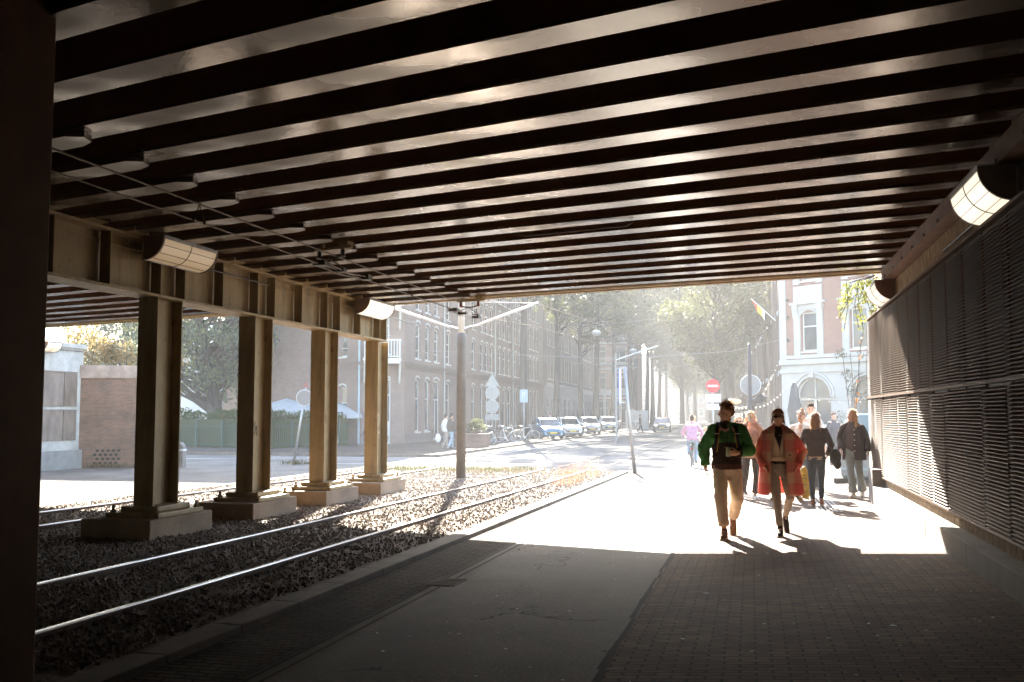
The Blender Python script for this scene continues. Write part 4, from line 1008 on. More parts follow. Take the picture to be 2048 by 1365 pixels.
def person(label, loc, rz, H, pose={}, yaw=0, pitch=0, sk=m_skin, vox=.011, group=None, hands={}, female=False):
    k = H / 1.8; J = {a: V(b) * k for a, b in {**J0, **pose}.items()}
    e = empty('person', label, 'person', loc, rz, group)
    mb = MB(); fw = .88 if female else 1.0
    mb.ell(J['pel'], V((.160, .11, .13)) * k); mb.ell(J['wai'], V((.135 * fw, .10, .17)) * k); mb.ell(J['che'], V((.165 * fw, .112, .20)) * k)
    mb.cap(J['LS'].lerp(J['RS'], .12), J['RS'].lerp(J['LS'], .12), .058 * k * fw)
    mb.cap(J['pel'], J['che'], .105 * k, .10 * k)
    HM = Matrix.Translation(J['hed']) @ Matrix.Rotation(radians(yaw), 4, 'Z') @ Matrix.Rotation(radians(pitch), 4, 'X') @ Matrix.Scale(k, 4)
    h_ = MB()
    h_.ell((0, .012, .032), (.075, .096, .092)); h_.ell((0, -.018, -.03), (.064, .078, .092)); h_.ell((0, -.052, -.098), (.032, .034, .026)); h_.ell((0, -.012, -.085), (.052, .06, .035))
    h_.cap((0, -.088, .012), (0, -.112, -.026), .009, .0145, 8); h_.ell((0, -.083, .022), (.048, .014, .011)); h_.ell((0, -.087, -.062), (.026, .012, .010)); h_.ell((.036, -.07, -.025), (.02, .018, .02)); h_.ell((-.036, -.07, -.025), (.02, .018, .02))
    for s in (-1, 1): h_.ell((s * .077, .018, -.012), (.012, .024, .034), Euler((0, s * .2, -s * .3)).to_matrix())
    mb.add([HM @ V(p) for p in h_.v], h_.f)
    mb.cap(J['nek'] - V((0, 0, .03 * k)), HM @ V((0, .015, -.055)), .058 * k * fw, .050 * k * fw)
    for s in 'LR':
        mb.cap(J[s + 'S'], J[s + 'E'], .050 * k * fw, .038 * k * fw); mb.cap(J[s + 'E'], J[s + 'W'], .037 * k * fw, .026 * k * fw)
        mb.cap(J[s + 'H'], J[s + 'K'], .082 * k, .052 * k); mb.cap(J[s + 'K'], J[s + 'A'], .052 * k, .034 * k); mb.cap(J[s + 'A'], J[s + 'T'].lerp(J[s + 'A'], .2), .034 * k, .026 * k)
        hd = hands.get(s); sx = 1 if s == 'L' else -1
        if hd is None: d = (J[s + 'W'] - J[s + 'E']).normalized(); hd = (d, V((-sx, 0, 0)), V((0, -1, 0)), .7)
        hand(mb, J[s + 'W'], *hd, r=.0095 if vox < .009 else .0115, sc_=k * (.92 if female else 1.03))
    blob(mb, 'body', sk, e, vox, smooth=3)
    for s in (-1, 1):
        q = MB(); q.ell((s * .030, -.083, .004), (.013, .008, .006)); q.ell((s * .032, -.092, .026), (.020, .006, .004)); q.v = [tuple(HM @ V(p)) for p in q.v]; q.build('eye', m_eye, e, True)
    return e, J, k, HM
def shoes(e, J, k, m, w=.043, sole=m_sole, high=0, name='shoe', vox=.009):
    for s in 'LR':
        A, T = J[s + 'A'], J[s + 'T']; base = V((A.x, A.y, A.z - .055 * k)); d = (T - base); d.z = T.z - base.z; d.normalize(); side = d.cross(V((0, 0, 1))).normalized(); upv = side.cross(d)
        heel = base - d * .055 * k; toe = heel + d * .275 * k
        q = MB(); q.cap(heel + d * .03 * k + upv * .022 * k, heel + d * .15 * k + upv * .022 * k, w * k, w * 1.08 * k); q.cap(heel + d * .15 * k + upv * .018 * k, toe - d * .03 * k + upv * .010 * k, w * 1.05 * k, w * .78 * k); q.cap(heel + d * .05 * k + upv * .03 * k, A + V((0, 0, .02 + high)) * k, w * k, w * .95 * k)
        o = blob(q, name, m, e, vox, smooth=3)
        q = MB(); n = 9; pl = []
        for i in range(n): a = pi * i / (n - 1); pl.append((toe - d * .045 * k) + (d * sin(a) * .05 + side * cos(a) * w * 1.02) * k)
        for i in range(n): a = pi + pi * i / (n - 1); pl.append((heel + d * .035 * k) + (d * sin(a) * .045 + side * cos(a) * w) * k)
        q.prism([p - upv * .028 * k for p in pl], upv * .026 * k); q.build('sole', sole, o, bevel=.004)
def trousers(e, J, k, m, r=(.098, .072, .060), top=1.04, hem=.0, vox=.011, fold=.022, name='trousers', flare=0, wst=(.158, .112), pick=None):
    q = MB(); P = J['pel']; z = P.z
    loft(q, [(P.x, P.y, z - .13 * k, .15 * k, .10 * k), (P.x, P.y, z - .05 * k, (wst[0] + .012) * k, (wst[1] + .012) * k), (P.x, P.y, z + (top - .96) * k, wst[0] * k, wst[1] * k)])
    for s in 'LR':
        A = J[s + 'A']; K = J[s + 'K']; e0 = A + (K - A).normalized() * hem * k
        q.tube([J[s + 'H'] + V((0, 0, .03 * k)), J[s + 'H'].lerp(K, .5), K, K.lerp(e0, .5), e0], [r[0] * k, (r[0] * .55 + r[1] * .45) * k, r[1] * k, (r[1] + r[2]) / 2 * k, (r[2] + flare) * k], 14)
    return blob(q, name, m, e, vox, pick, fold, .10, 2)
def top_(e, J, k, m, hem=.90, bulk=.0, sl=(.066, .058, .050), vox=.011, name='jacket', fold=.03, pick=None, sleeve=1.0, flare=.0, collar=True, fem=False):
    q = MB(); P, Wt, Ch = J['pel'], J['wai'], J['che']; b = bulk; f = .93 if fem else 1
    nk = J['nek']
    rg = [(P.x, P.y, P.z + (hem - .96) * k, (.172 + b + flare) * k * f, (.122 + b * .8 + flare) * k), (P.x, P.y, P.z + .03 * k, (.170 + b) * k * f, (.122 + b * .8) * k), (Wt.x, Wt.y, Wt.z, (.158 + b) * k * f, (.118 + b * .8) * k), (Ch.x, Ch.y, Ch.z, (.182 + b) * k * f, (.130 + b * .7) * k)]
    S2 = (J['LS'] + J['RS']) / 2
    rg += [(S2.x, S2.y, S2.z - .05 * k, (.180 + b * .5) * k * f, (.115 + b * .4) * k), (S2.x, S2.y, S2.z + .03 * k, .115 * k * f, .09 * k), (nk.x, nk.y, nk.z + .035 * k, .068 * k, .066 * k)]
    if collar: rg.append((nk.x, nk.y - .004, nk.z + .07 * k, .070 * k, .068 * k))
    loft(q, [r_ for r_ in rg if True])
    for s in 'LR':
        A, B, C_ = J[s + 'S'], J[s + 'E'], J[s + 'W']
        end = B.lerp(C_, 2 * sleeve - 1) if sleeve > .5 else A.lerp(B, 2 * sleeve)
        q.ell(A + V((0, 0, -.02 * k)), (sl[0] * .98 * k,) * 3); q.cap(V((nk.x, nk.y, nk.z - .03 * k)), A + V((0, 0, -.012 * k)), .055 * k, sl[0] * .86 * k); A = A + V((0, 0, -.03 * k))
        if sleeve > .5: q.tube([A, A.lerp(B, .55), B, B.lerp(end, .5), end], [sl[0] * k, sl[0] * .98 * k, sl[1] * k, (sl[1] + sl[2]) / 2 * k, sl[2] * k], 14); q.ell(B, (sl[1] * 1.03 * k,) * 3)
        else: q.tube([A, end], [sl[0] * k, sl[1] * k], 14)
    return blob(q, name, m, e, vox, pick, fold, .09, 2)
def strands(mb, HM, n, c, r, L, rnd, down=.6, w=.004, zmin=-.02, back=-9, curl=.3):
    for _ in range(n):
        while True:
            p = V((rnd.gauss(0, 1), rnd.gauss(0, 1), rnd.gauss(0, 1))).normalized()
            if p.z > zmin and not (p.y < back): break
        a = V(c) + V((p.x * r[0], p.y * r[1], p.z * r[2])); l = L * rnd.uniform(.5, 1.2)
        t = (p * .75 + V((rnd.uniform(-1, 1), rnd.uniform(-1, 1), rnd.uniform(-1, 1))) * curl).normalized(); b = a + t * l * .5; c2 = b + (t + V((0, 0, -down))).normalized() * l * .5
        u = t.cross(V((0, 0, 1))); u = (u.normalized() if u.length > .05 else V((1, 0, 0))) * w
        mb.add([HM @ x for x in (a - u, a + u, b + u * .8, c2, b - u * .8)], [(0, 1, 2, 4), (4, 2, 3)])
def hair(e, HM, k, m, style, seed=1, vox=.009):
    rnd = random.Random(seed); q = MB()
    R = lambda c, r: q.ell(HM @ V(c), V(r) * k, HM.to_3x3().normalized())
    if style == 'short': R((0, .025, .055), (.083, .094, .080)); R((0, .075, .0), (.066, .045, .06)); R((0, -.045, .105), (.062, .05, .032)); R((.02, .0, .12), (.06, .07, .03))
    else: R((0, .022, .05), (.083, .098, .078)); R((0, .06, -.01), (.075, .055, .07))
    if style == 'long':
        for i in range(10): f = i / 9; R((.01 * sin(f * 6), .075 + .03 * f, -.02 - .36 * f), (.088 * (1 - .35 * f) + .012 * sin(f * 9), .045, .06))
        for s in (-1, 1): R((s * .07, .01, -.07), (.022, .04, .09))
    if style == 'sides':
        for s in (-1, 1):
            for i in range(6): f = i / 5; R((s * (.078 + .02 * f), .03 - .02 * f, -.01 - .26 * f), (.03, .04, .055))
        R((0, .09, -.12), (.07, .04, .12))
    if style == 'bun': R((0, .05, .145), (.038, .038, .036))
    if style == 'tied': R((0, .10, -.02), (.045, .05, .05)); [R((s * .074, -.01, -.04), (.013, .022, .06)) for s in (-1, 1)]
    o = blob(q, 'hair', m, e, vox, smooth=2, fold=.012, fscale=.05)
    s_ = MB()
    if style == 'short': strands(s_, HM, 420, (0, .02, .06), (.08, .09, .085), .055, rnd, .1, .0028, -.15, -.75, .5)
    else:
        strands(s_, HM, 220, (0, .022, .05), (.082, .096, .078), .045, rnd, 1.0, .0022, -.3, -.6)
        if style in ('long', 'sides'):
            for _ in range(260):
                f = rnd.random(); x = rnd.uniform(-1, 1); a = V((x * (.09 if style == 'long' else .11), .07 + .05 * rnd.random() if style == 'long' else .02 + .05 * rnd.random(), -.3 * f)); b = a + V((x * .03, rnd.uniform(-.01, .02), -.09)); s_.add([HM @ v for v in (a, a + V((.005, 0, 0)), b)], [(0, 1, 2)])
        if style == 'tied':
            for _ in range(40): x = rnd.choice((-1, 1)); a = V((x * .076, rnd.uniform(-.05, .03), rnd.uniform(-.02, .06))); b = a + V((x * rnd.uniform(0, .04), -.01, -rnd.uniform(.08, .17))); s_.add([HM @ v for v in (a, a + V((.003, .003, 0)), b)], [(0, 1, 2)])
    s_.build('flyaway_hair', m, o)
    return o
def glasses(e, HM, k):
    q = MB()
    for s in (-1, 1): q.ell((s * .033, -.099, .000), (.028, .010, .021)); q.tube([(s * .058, -.09, .006), (s * .078, -.02, .004), (s * .08, .02, -.006)], .004, 5)
    q.tube([(-.012, -.106, .005), (.012, -.106, .005)], .004, 5); q.v = [tuple(HM @ V(p)) for p in q.v]; q.build('sunglasses', m_shade, e, True)

# --- man in the green fleece
mx_, my_ = -.34, 14.02
e, J, k, HM = person('man walking in a green and black fleece, head turned sideways', (mx_, my_, zs(mx_, my_)), radians(4), 1.83,
    dict(LS=(.19, .01, 1.455), LE=(.30, .03, 1.17), LW=(.135, -.245, 1.135), RE=(-.30, .07, 1.18), RW=(-.285, .03, .955), LK=(.13, .03, .52), LA=(.085, .32, .20), LT=(.08, .20, .052), RK=(-.09, -.13, .52), RA=(-.055, -.22, .095), RT=(-.085, -.40, .035), che=(0, -.01, 1.32)),
    yaw=-66, pitch=4, sk=m_skin2, vox=.008, hands={'L': (V((-1, -.25, .0)), V((-.15, -.35, -1)) * 0 + V((-.2, 1, -.1)), V((0, -.1, 1)), 1.25)})
m_green_f = cloth('green_fleece', (.07, .25, .07), .35, .004); m_blk = cloth('black_nylon', (.04, .026, .02), .2); m_maroon = cloth('maroon_rib', (.085, .035, .032), .25)
def pk(c):
    if abs(c.x) < .235 and c.y < .2:
        if c.z < .975 * k and abs(c.x) < .215: return 2
        if c.z < (1.245 + .03 * cos(c.x * 9)) * k and abs(c.x) < .20: return 1
    return 0
top_(e, J, k, [m_green_f, m_blk, m_maroon], .905, .030, (.086, .086, .058), .009, 'fleece', .040, pk, 1.0)
q = MB(); q.box(-.005, .005, -.182, -.160, 1.26, 1.42, Matrix.Scale(k, 4)); q.build('zip', m_black, e)
q = MB(); q.box(-.045, .03, -.178, -.170, 1.205, 1.213, Matrix.Scale(k, 4)); q.build('chest_label', mat('label_thread', (.35, .28, .15), .7, 0), e)
q = MB(); q.cap(J['nek'] + V((-.01, -.025, -.06)), J['nek'] + V((-.015, -.012, .045)), .084, .07); q.build('collar', m_blk, e, True)
trousers(e, J, k, cloth('stone_chinos', (.62, .51, .40), .12), (.103, .086, .072), 1.02, .075, .010, .030)
shoes(e, J, k, cloth('brown_suede', (.17, .085, .045), .2), .045, m_sole, .0)
hair(e, HM, k, hair_brown, 'short', 3, .008)
# his backpack (straps show at the front)
b = empty('backpack', 'navy backpack with yellow edged straps worn by the man in green', 'backpack', (mx_, my_, zs(mx_, my_)), radians(4))
q = MB(); q.ell((0, .24, 1.22), (.145, .10, .24)); q.ell((0, .25, 1.08), (.15, .11, .14)); blob(q, 'pack', cloth('navy_canvas', (.03, .035, .07)), b, .012, fold=.02)
for s in (-1, 1):
    pts = [(s * .105, .15, 1.50), (s * .11, .04, 1.555), (s * .125, -.10, 1.475), (s * .135, -.172, 1.36), (s * .15, -.178, 1.26), (s * .165, -.165, 1.16)]
    q = MB()
    for a_, c_ in zip(pts[:-1], pts[1:]): q.bar(a_, c_, .05, .014, (0, -1, .3))
    st_ = q.build('strap', cloth('navy_webbing', (.035, .03, .05)), b)
    q = MB()
    for a_, c_ in zip(pts[2:-1], pts[3:]): q.bar(V(a_) + V((-s * .026 * 1, -.012, 0)), V(c_) + V((-s * .026, -.012, 0)), .012, .008, (0, -1, .3))
    q.build('yellow_edge', cloth('yellow_webbing', (.55, .33, .03)), st_)
    q = MB(); q.bar(V(pts[3]) + V((-.032, -.014, .05)), V(pts[3]) + V((.032, -.014, .05)), .012, .016, (0, -1, 0)); q.build('buckle', m_sole, st_)
cn = empty('drink_can', 'small pale green drink can in the hand of the man in green', 'can', (mx_ + .028, my_ - .235, zs(mx_, my_) + 1.105))
q = MB(); q.lathe((0, 0, 0), [(.026, 0), (.032, .008), (.032, .112), (.027, .122), (.025, .122)], 16); q.build('can_body', mat('can_paint', (.38, .42, .26), .35, .2, 20), cn, True); q = MB(); q.lathe((0, 0, .1205), [(.0245, 0), (.0245, .003)], 16); q.build('lid', m_steel, cn)

# --- woman in the plaid coat
wx, wy = .35, 14.15
e, J, k, HM = person('woman walking in a red and beige plaid coat and dark sunglasses', (wx, wy, zs(wx, wy)), radians(3), 1.72,
    dict(LE=(.335, .06, 1.18), LW=(.26, -.07, 1.00), RE=(-.285, .05, 1.17), RW=(-.215, -.08, .985), LK=(.15, .02, .53), LA=(.105, .34, .23), LT=(.115, .245, .055), RK=(-.045, -.13, .53), RA=(-.01, -.20, .095), RT=(-.035, -.38, .035)),
    yaw=-4, pitch=-4, sk=m_skin2, vox=.008, female=True)
def plaid():
    t = NT('plaid_wool'); sp = t.nd('ShaderNodeSeparateXYZ'); t.L(t.tc.outputs['Object'], sp.inputs[0]); wv = t.math('MULTIPLY', t.math('SUBTRACT', t.noise(5, 3), .5), .05)
    ang = t.math('ADD', sp.outputs[0], wv); zz = t.math('ADD', sp.outputs[2], wv)
    def band(s, per, ph, th): return t.math('GREATER_THAN', t.math('SINE', t.math('ADD', t.math('MULTIPLY', s, 2 * pi / per), ph)), th)
    f = t.math('MULTIPLY', t.math('ADD', band(ang, .235, 1.2, -.1), band(zz, .29, .4, -.05)), .5)
    f2 = t.math('ADD', t.math('MULTIPLY', f, .86), t.math('MULTIPLY', t.noise(60, 3, .7, stretch=(2, 1, 1)), .2))
    t.set(**{'Base Color': t.ramp(f2, [(.1, (.74, .56, .40)), (.42, (.74, .44, .34)), (.55, (.72, .29, .25)), (1, (.70, .16, .16))]), 'Roughness': .95, 'Specular IOR Level': .1}); t.bump(t.noise(90, 3), .006)
    tl = t.nd('ShaderNodeBsdfTranslucent'); tl.inputs[0].default_value = (.72, .30, .24, 1); mxs = t.nd('ShaderNodeMixShader'); mxs.inputs[0].default_value = .25
    t.L(t.b.outputs[0], mxs.inputs[1]); t.L(tl.outputs[0], mxs.inputs[2]); t.L(mxs.outputs[0], t.out.inputs[0]); return t.m
m_plaid = plaid()
def coat_shell(rings, n=40):                      # (z, rx, ry, cx, cy, x_gap_left, x_gap_right): open front
    q = MB(); vs = []
    for z, rx, ry, cx_, cy_, gl, gr in rings:
        a0 = math.asin(max(-1, min(1, (gr - cx_) / rx))); a1 = math.asin(max(-1, min(1, (gl - cx_) / rx)))
        A0, A1 = a0, 2 * pi + a1
        for j in range(n + 1):
            a = A0 + (A1 - A0) * j / n
            fl_ = 1 + (.05 * sin(a * 7 + z * 3) * max(0, 1.0 - z) if z < 1.0 else 0)
            vs.append((cx_ + rx * fl_ * sin(a), cy_ - ry * fl_ * cos(a), z))
    m_ = n + 1; q.add(vs, [(i * m_ + j, i * m_ + j + 1, (i + 1) * m_ + j + 1, (i + 1) * m_ + j) for i in range(len(rings) - 1) for j in range(n)]); return q
kk = k
rings = [(.535, .315, .24, .03, .05, -.135, .115), (.70, .295, .225, .02, .04, -.125, .105), (.88, .27, .20, .01, .03, -.118, .09), (1.0, .252, .185, .01, .02, -.115, .08), (1.15, .238, .172, .005, .01, -.112, .07), (1.28, .232, .165, 0, .0, -.108, .068), (1.36, .222, .15, 0, .0, -.095, .062), (1.405, .195, .125, 0, .0, -.075, .052), (1.435, .14, .10, 0, .005, -.06, .045), (1.47, .085, .08, 0, .01, -.05, .04)]
q = coat_shell(rings); o = q.build('coat', m_plaid, None); sm = o.modifiers.new('s', 'SOLIDIFY'); sm.thickness = .022; sm.offset = -1
ss = o.modifiers.new('u', 'SUBSURF'); ss.levels = 1; bake(o); o.data.polygons.foreach_set('use_smooth', [True] * len(o.data.polygons)); o.parent = e; coat = o
for s in 'LR':
    q = MB(); A, B, C_ = J[s + 'S'] * 1.0, J[s + 'E'], J[s + 'W']; sx = 1 if s == 'L' else -1
    q.ell(A + V((sx * .0, 0, -.045)), (.070, .072, .074)); q.cap(V((sx * .05, .01, 1.425)), A + V((0, 0, -.03)), .055, .066); q.tube([A + V((sx * .0, 0, -.045)), A.lerp(B, .5), B, B.lerp(C_, .5), C_ + (C_ - B).normalized() * .02], [.070, .072, .070, .066, .060], 14); q.ell(B, (.071,) * 3)
    blob(q, 'sleeve', m_plaid, coat, .010, fold=.03, fscale=.09)
q = MB()                                          # wide collar and lapels
for sx, w_ in ((-1, 1.0), (1, .9)):
    q.prism([(sx * .045, -.02, 1.485), (sx * .10, -.06, 1.475), (sx * .205 * w_, -.115, 1.40), (sx * .195 * w_, -.135, 1.365), (sx * .10, -.150, 1.36), (sx * .065, -.145, 1.33), (sx * .05, -.10, 1.42)], (sx * .004, -.018, .006))
q.tube([(-.07, -.02, 1.475), (-.06, .07, 1.495), (0, .095, 1.50), (.06, .07, 1.495), (.07, -.02, 1.475)], .022, 8)
o = q.build('collar', m_plaid, coat); 
q = MB(); q.ell((.135, -.167, 1.085), (.012, .006, .012)); q.build('button', m_black, coat)
for s in (1,): q = MB(); q.box(.10, .225, -.19, -.178, .90, 1.0); q.build('pocket_flap', m_plaid, coat)
m_dkT = cloth('charcoal_tee', (.03, .026, .022), .2); m_cream = cloth('cream_knit', (.62, .50, .38), .12, .004)
top_(e, J, k, m_dkT, 1.0, -.010, (.05, .04, .03), .010, 'tee', .01, None, .4, 0, False, True)
q = MB(); L_ = [(1.00, .152, .116), (1.06, .150, .118), (1.12, .146, .118), (1.2, .150, .122), (1.28, .158, .126), (1.36, .16, .118), (1.43, .12, .09)]
def wrap_shell():
    n = 36; vs = []
    for z, rx, ry in L_:
        for j in range(n + 1):
            t_ = max(0, (z - 1.165)) / .26; g_ = .0 if t_ <= 0 else .085 * t_
            a0 = math.asin(min(.95, (.012 + g_ * .55) / rx)); a1 = -math.asin(min(.95, (g_ * 1.25 - .012) / rx)) if t_ > 0 else a0 - .001
            a = a0 + (2 * pi + a1 - a0) * j / n; vs.append((rx * sin(a), -ry * cos(a) - .004, z))
    m_ = n + 1; q.add(vs, [(i * m_ + j, i * m_ + j + 1, (i + 1) * m_ + j + 1, (i + 1) * m_ + j) for i in range(len(L_) - 1) for j in range(n)])
wrap_shell(); q.v = [(x, y, z) for x, y, z in q.v]
q.tube([(-.14, -.05, 1.055), (-.08, -.112, 1.05), (0, -.128, 1.05), (.08, -.112, 1.052), (.14, -.05, 1.055)], .010, 6)
o = q.build('wrap_top', m_cream, None, True); sm = o.modifiers.new('s', 'SOLIDIFY'); sm.thickness = .012; bake(o); o.parent = e
trousers(e, J, k, cloth('grey_denim', (.38, .35, .32), .22, .003), (.090, .062, .046), 1.07, .055, .009, .020, wst=(.138, .104))
shoes(e, J, k, cloth('black_canvas', (.035, .025, .025), .2), .041, m_sole, .03)
for s in 'LR':
    q = MB(); A = J[s + 'A']; T = J[s + 'T']; q.bar(A + V((0, -.048, -.01)), A.lerp(T, .5) + V((0, -.015, .045)), .022, .012, (0, -1, 1)); q.build('laces', m_sole, e)
hair(e, HM, k, hair_brown, 'tied', 5, .008); glasses(e, HM, k)

# --- woman in the pale pink jacket drinking from a clear cup
def put(x, y): return (x, y, zs(x, y))
e, J, k, HM = person('blonde woman in a dusty pink jacket raising a clear cup to her face', put(-.02, 20.6), 0, 1.76,
    dict(LE=(.27, -.16, 1.30), LW=(.075, -.22, 1.58), RE=(-.27, -.16, 1.28), RW=(-.085, -.22, 1.555), LK=(.11, -.10, .5), LA=(.06, -.12, .09), LT=(.09, -.29, .035), RK=(-.13, .03, .51), RA=(-.19, .28, .12), RT=(-.2, .12, .04)), pitch=8, vox=.010, female=True,
    hands={'L': (V((-.5, -.3, .8)), V((-.8, .2, -.3)), V((0, -.7, .5)), 1.1), 'R': (V((.5, -.3, .8)), V((.8, .2, -.3)), V((0, -.7, .5)), 1.1)})
top_(e, J, k, cloth('dusty_pink', (.50, .30, .23), .12), .86, .035, (.082, .075, .06), .012, 'jacket', .04, None, 1, .02, True, True)
for z in (1.32, 1.2, 1.08, .96): q = MB(); q.ell((.03, -.172 * k, z * k), (.011, .006, .011)); q.build('button', m_black, e)
trousers(e, J, k, cloth('charcoal_trousers', (.065, .052, .048)), (.092, .075, .068), 1.0, .06, .012)
shoes(e, J, k, cloth('white_leather', (.6, .57, .53)), .042); hair(e, HM, k, hair_blond, 'sides', 7, .010)
cp_ = empty('plastic_cup', 'clear plastic cup with an orange straw held by the woman in pink', 'cup', (-.03, 20.28, zs(0, 20.3) + 1.55)); q = MB(); q.lathe((0, 0, 0), [(.035, 0), (.046, .14), (.047, .142)], 14); q.build('cup', mat('cup_plastic', (.7, .72, .7), .15, .1), cp_, True); q = MB(); q.tube([(.0, -.02, .02), (.11, -.05, .22)], .008, 6); q.build('straw', mat('straw_orange', (.7, .28, .08), .4, 0), cp_)
e, J, k, HM = person('pale blonde woman in sunglasses half hidden behind the man in green', put(-.27, 22.3), 0, 1.69, dict(LK=(.1, -.08, .5), LA=(.09, -.05, .09)), vox=.012, female=True)
top_(e, J, k, cloth('beige_knit', (.5, .4, .32)), .9, .01, vox=.014, fem=True); trousers(e, J, k, cloth('black_jeans', (.03, .027, .027)), (.09, .062, .05), 1.0, .05, .013); shoes(e, J, k, cloth('dark_leather', (.05, .035, .03))); hair(e, HM, k, hair_blond, 'sides', 9, .011); glasses(e, HM, k)
# --- woman with bun, white v-neck
e, J, k, HM = person('woman with a hair bun and a white v neck shirt facing the camera', put(.97, 20.95), radians(-8), 1.73, dict(LK=(.1, -.12, .5), LA=(.09, -.16, .09), LT=(.1, -.33, .035)), yaw=-18, vox=.011, female=True)
top_(e, J, k, cloth('white_cotton', (.66, .64, .62), .06), .86, .02, (.075, .07, .06), .012, 'shirt', .03, None, .62, .01, False, True)
q = MB(); q.prism([(-.045 * k, -.120, 1.49 * k), (.045 * k, -.120, 1.49 * k), (.0, -.160, 1.31 * k)], (0, -.006, .004)); q.build('neckline', m_skin, e)
trousers(e, J, k, cloth('denim_mid', (.13, .16, .21)), (.09, .065, .055), 1.0, .05, .013); shoes(e, J, k, cloth('green_suede', (.15, .19, .16))); hair(e, HM, k, hair_lbrown, 'bun', 11, .010)
e, J, k, HM = person('dark haired young man behind the woman with the bun', put(1.24, 22.4), radians(10), 1.87, dict(LK=(.1, -.1, .5)), yaw=-12, vox=.012)
top_(e, J, k, cloth('pale_grey_tee', (.5, .49, .48)), .9, .01, vox=.014); trousers(e, J, k, cloth('dark_jeans', (.05, .055, .07)), vox=.013); shoes(e, J, k, cloth('grey_leather', (.2, .19, .18))); hair(e, HM, k, hair_dark, 'short', 13, .010)
# --- woman seen from behind
e, J, k, HM = person('woman seen from behind with long auburn hair, brown jacket and jeans', put(1.10, 18.55), radians(180), 1.66, dict(LE=(.27, .0, 1.19), LW=(.23, -.13, 1.00), RE=(-.28, .03, 1.18), RW=(-.22, -.10, .98), LK=(.085, -.03, .5), LA=(.075, .03, .09), RK=(-.085, .04, .51), RA=(-.075, .19, .11), RT=(-.08, .02, .04)), vox=.011, female=True)
top_(e, J, k, cloth('dark_brown_wool', (.050, .030, .028), .3), .955, .02, (.072, .066, .05), .011, 'jacket', .03, None, 1, .0, True, True)
q = MB(); loft(q, [(0, 0, .895 * k, .168 * k, .122 * k), (0, 0, .96 * k, .168 * k, .122 * k)]); q.build('shirt_hem', cloth('cream_cotton', (.5, .38, .28)), e, True)
trousers(e, J, k, cloth('indigo_denim', (.045, .060, .085), .3), (.092, .062, .047), .99, .045, .011); shoes(e, J, k, cloth('tan_leather', (.32, .17, .10)), .041, m_sole); hair(e, HM, k, hair_lbrown, 'long', 15, .010)
bg_ = empty('shoulder_bag', 'black shoulder bag hanging at the right side of the woman seen from behind', 'bag', put(1.42, 18.45), 0); q = MB(); q.ell((0, 0, .86), (.10, .06, .15)); q.ell((.03, 0, .74), (.07, .05, .10)); blob(q, 'bag_body', cloth('black_leather', (.018, .015, .014), .2, .002, .45), bg_, .012, fold=.02)
q = MB(); q.tube([(-.06, -.03, .96), (-.14, -.06, 1.12), (-.15, -.02, 1.38), (-.16, .05, 1.385), (-.13, .07, 1.15), (-.05, .03, .97)], .011, 6); q.build('strap', m_black, bg_)
# --- woman in dark shirt jacket at right
e, J, k, HM = person('smiling blonde woman in an open dark shirt jacket and pale flared jeans', put(1.88, 20.25), radians(-14), 1.70, dict(LE=(.27, .05, 1.18), LW=(.30, -.03, .95), RE=(-.25, .05, 1.18), RW=(-.22, -.1, .98), LK=(.12, .02, .5), LA=(.14, .24, .13), LT=(.15, .10, .04), RK=(-.03, -.12, .51), RA=(.02, -.18, .09), RT=(.0, -.36, .035)), yaw=-30, vox=.011, female=True)
top_(e, J, k, cloth('plum_tee', (.095, .065, .065)), .93, -.005, (.05, .04, .035), .012, 'tee', .015, None, .4, 0, False, True)
rg = [(z * k, rx * k, ry * k, .02, .02, gl * k, gr * k) for z, rx, ry, gl, gr in ((.76, .245, .19, -.14, .06), (.9, .235, .175, -.13, .045), (1.05, .225, .165, -.12, .035), (1.2, .222, .158, -.11, .035), (1.32, .218, .15, -.10, .04), (1.42, .19, .125, -.08, .045), (1.465, .13, .10, -.06, .045), (1.50, .08, .08, -.045, .04))]
m_dj = cloth('aubergine_corduroy', (.042, .024, .026), .25, .004)
o = coat_shell(rg).build('jacket', m_dj, None); sm = o.modifiers.new('s', 'SOLIDIFY'); sm.thickness = .02; sm.offset = -1; o.modifiers.new('u', 'SUBSURF').levels = 1; bake(o); o.data.polygons.foreach_set('use_smooth', [True] * len(o.data.polygons)); o.parent = e; jk = o
for s in 'LR': q = MB(); A, B, C_ = J[s + 'S'], J[s + 'E'], J[s + 'W']; q.ell(A + V((0, 0, -.03)), (.072,) * 3); q.cap(V((0, .01, 1.43)), A + V((0, 0, -.025)), .05, .062); q.tube([A + V((0, 0, -.03)), A.lerp(B, .5), B, C_], [.074, .074, .070, .060], 12); blob(q, 'sleeve', m_dj, jk, .012, fold=.025)
for z in (1.38, 1.28, 1.17, 1.06, .95): q = MB(); q.ell((.062, -.165 * k, z * k), (.011, .007, .011)); q.build('button', m_sole, jk)
trousers(e, J, k, cloth('pale_denim', (.26, .31, .335), .12), (.092, .07, .075), 1.0, .03, .011, .02, 'trousers', .02); shoes(e, J, k, cloth('white_leather_shoe', (.62, .56, .50)), .046); hair(e, HM, k, hair_blond, 'sides', 17, .010)
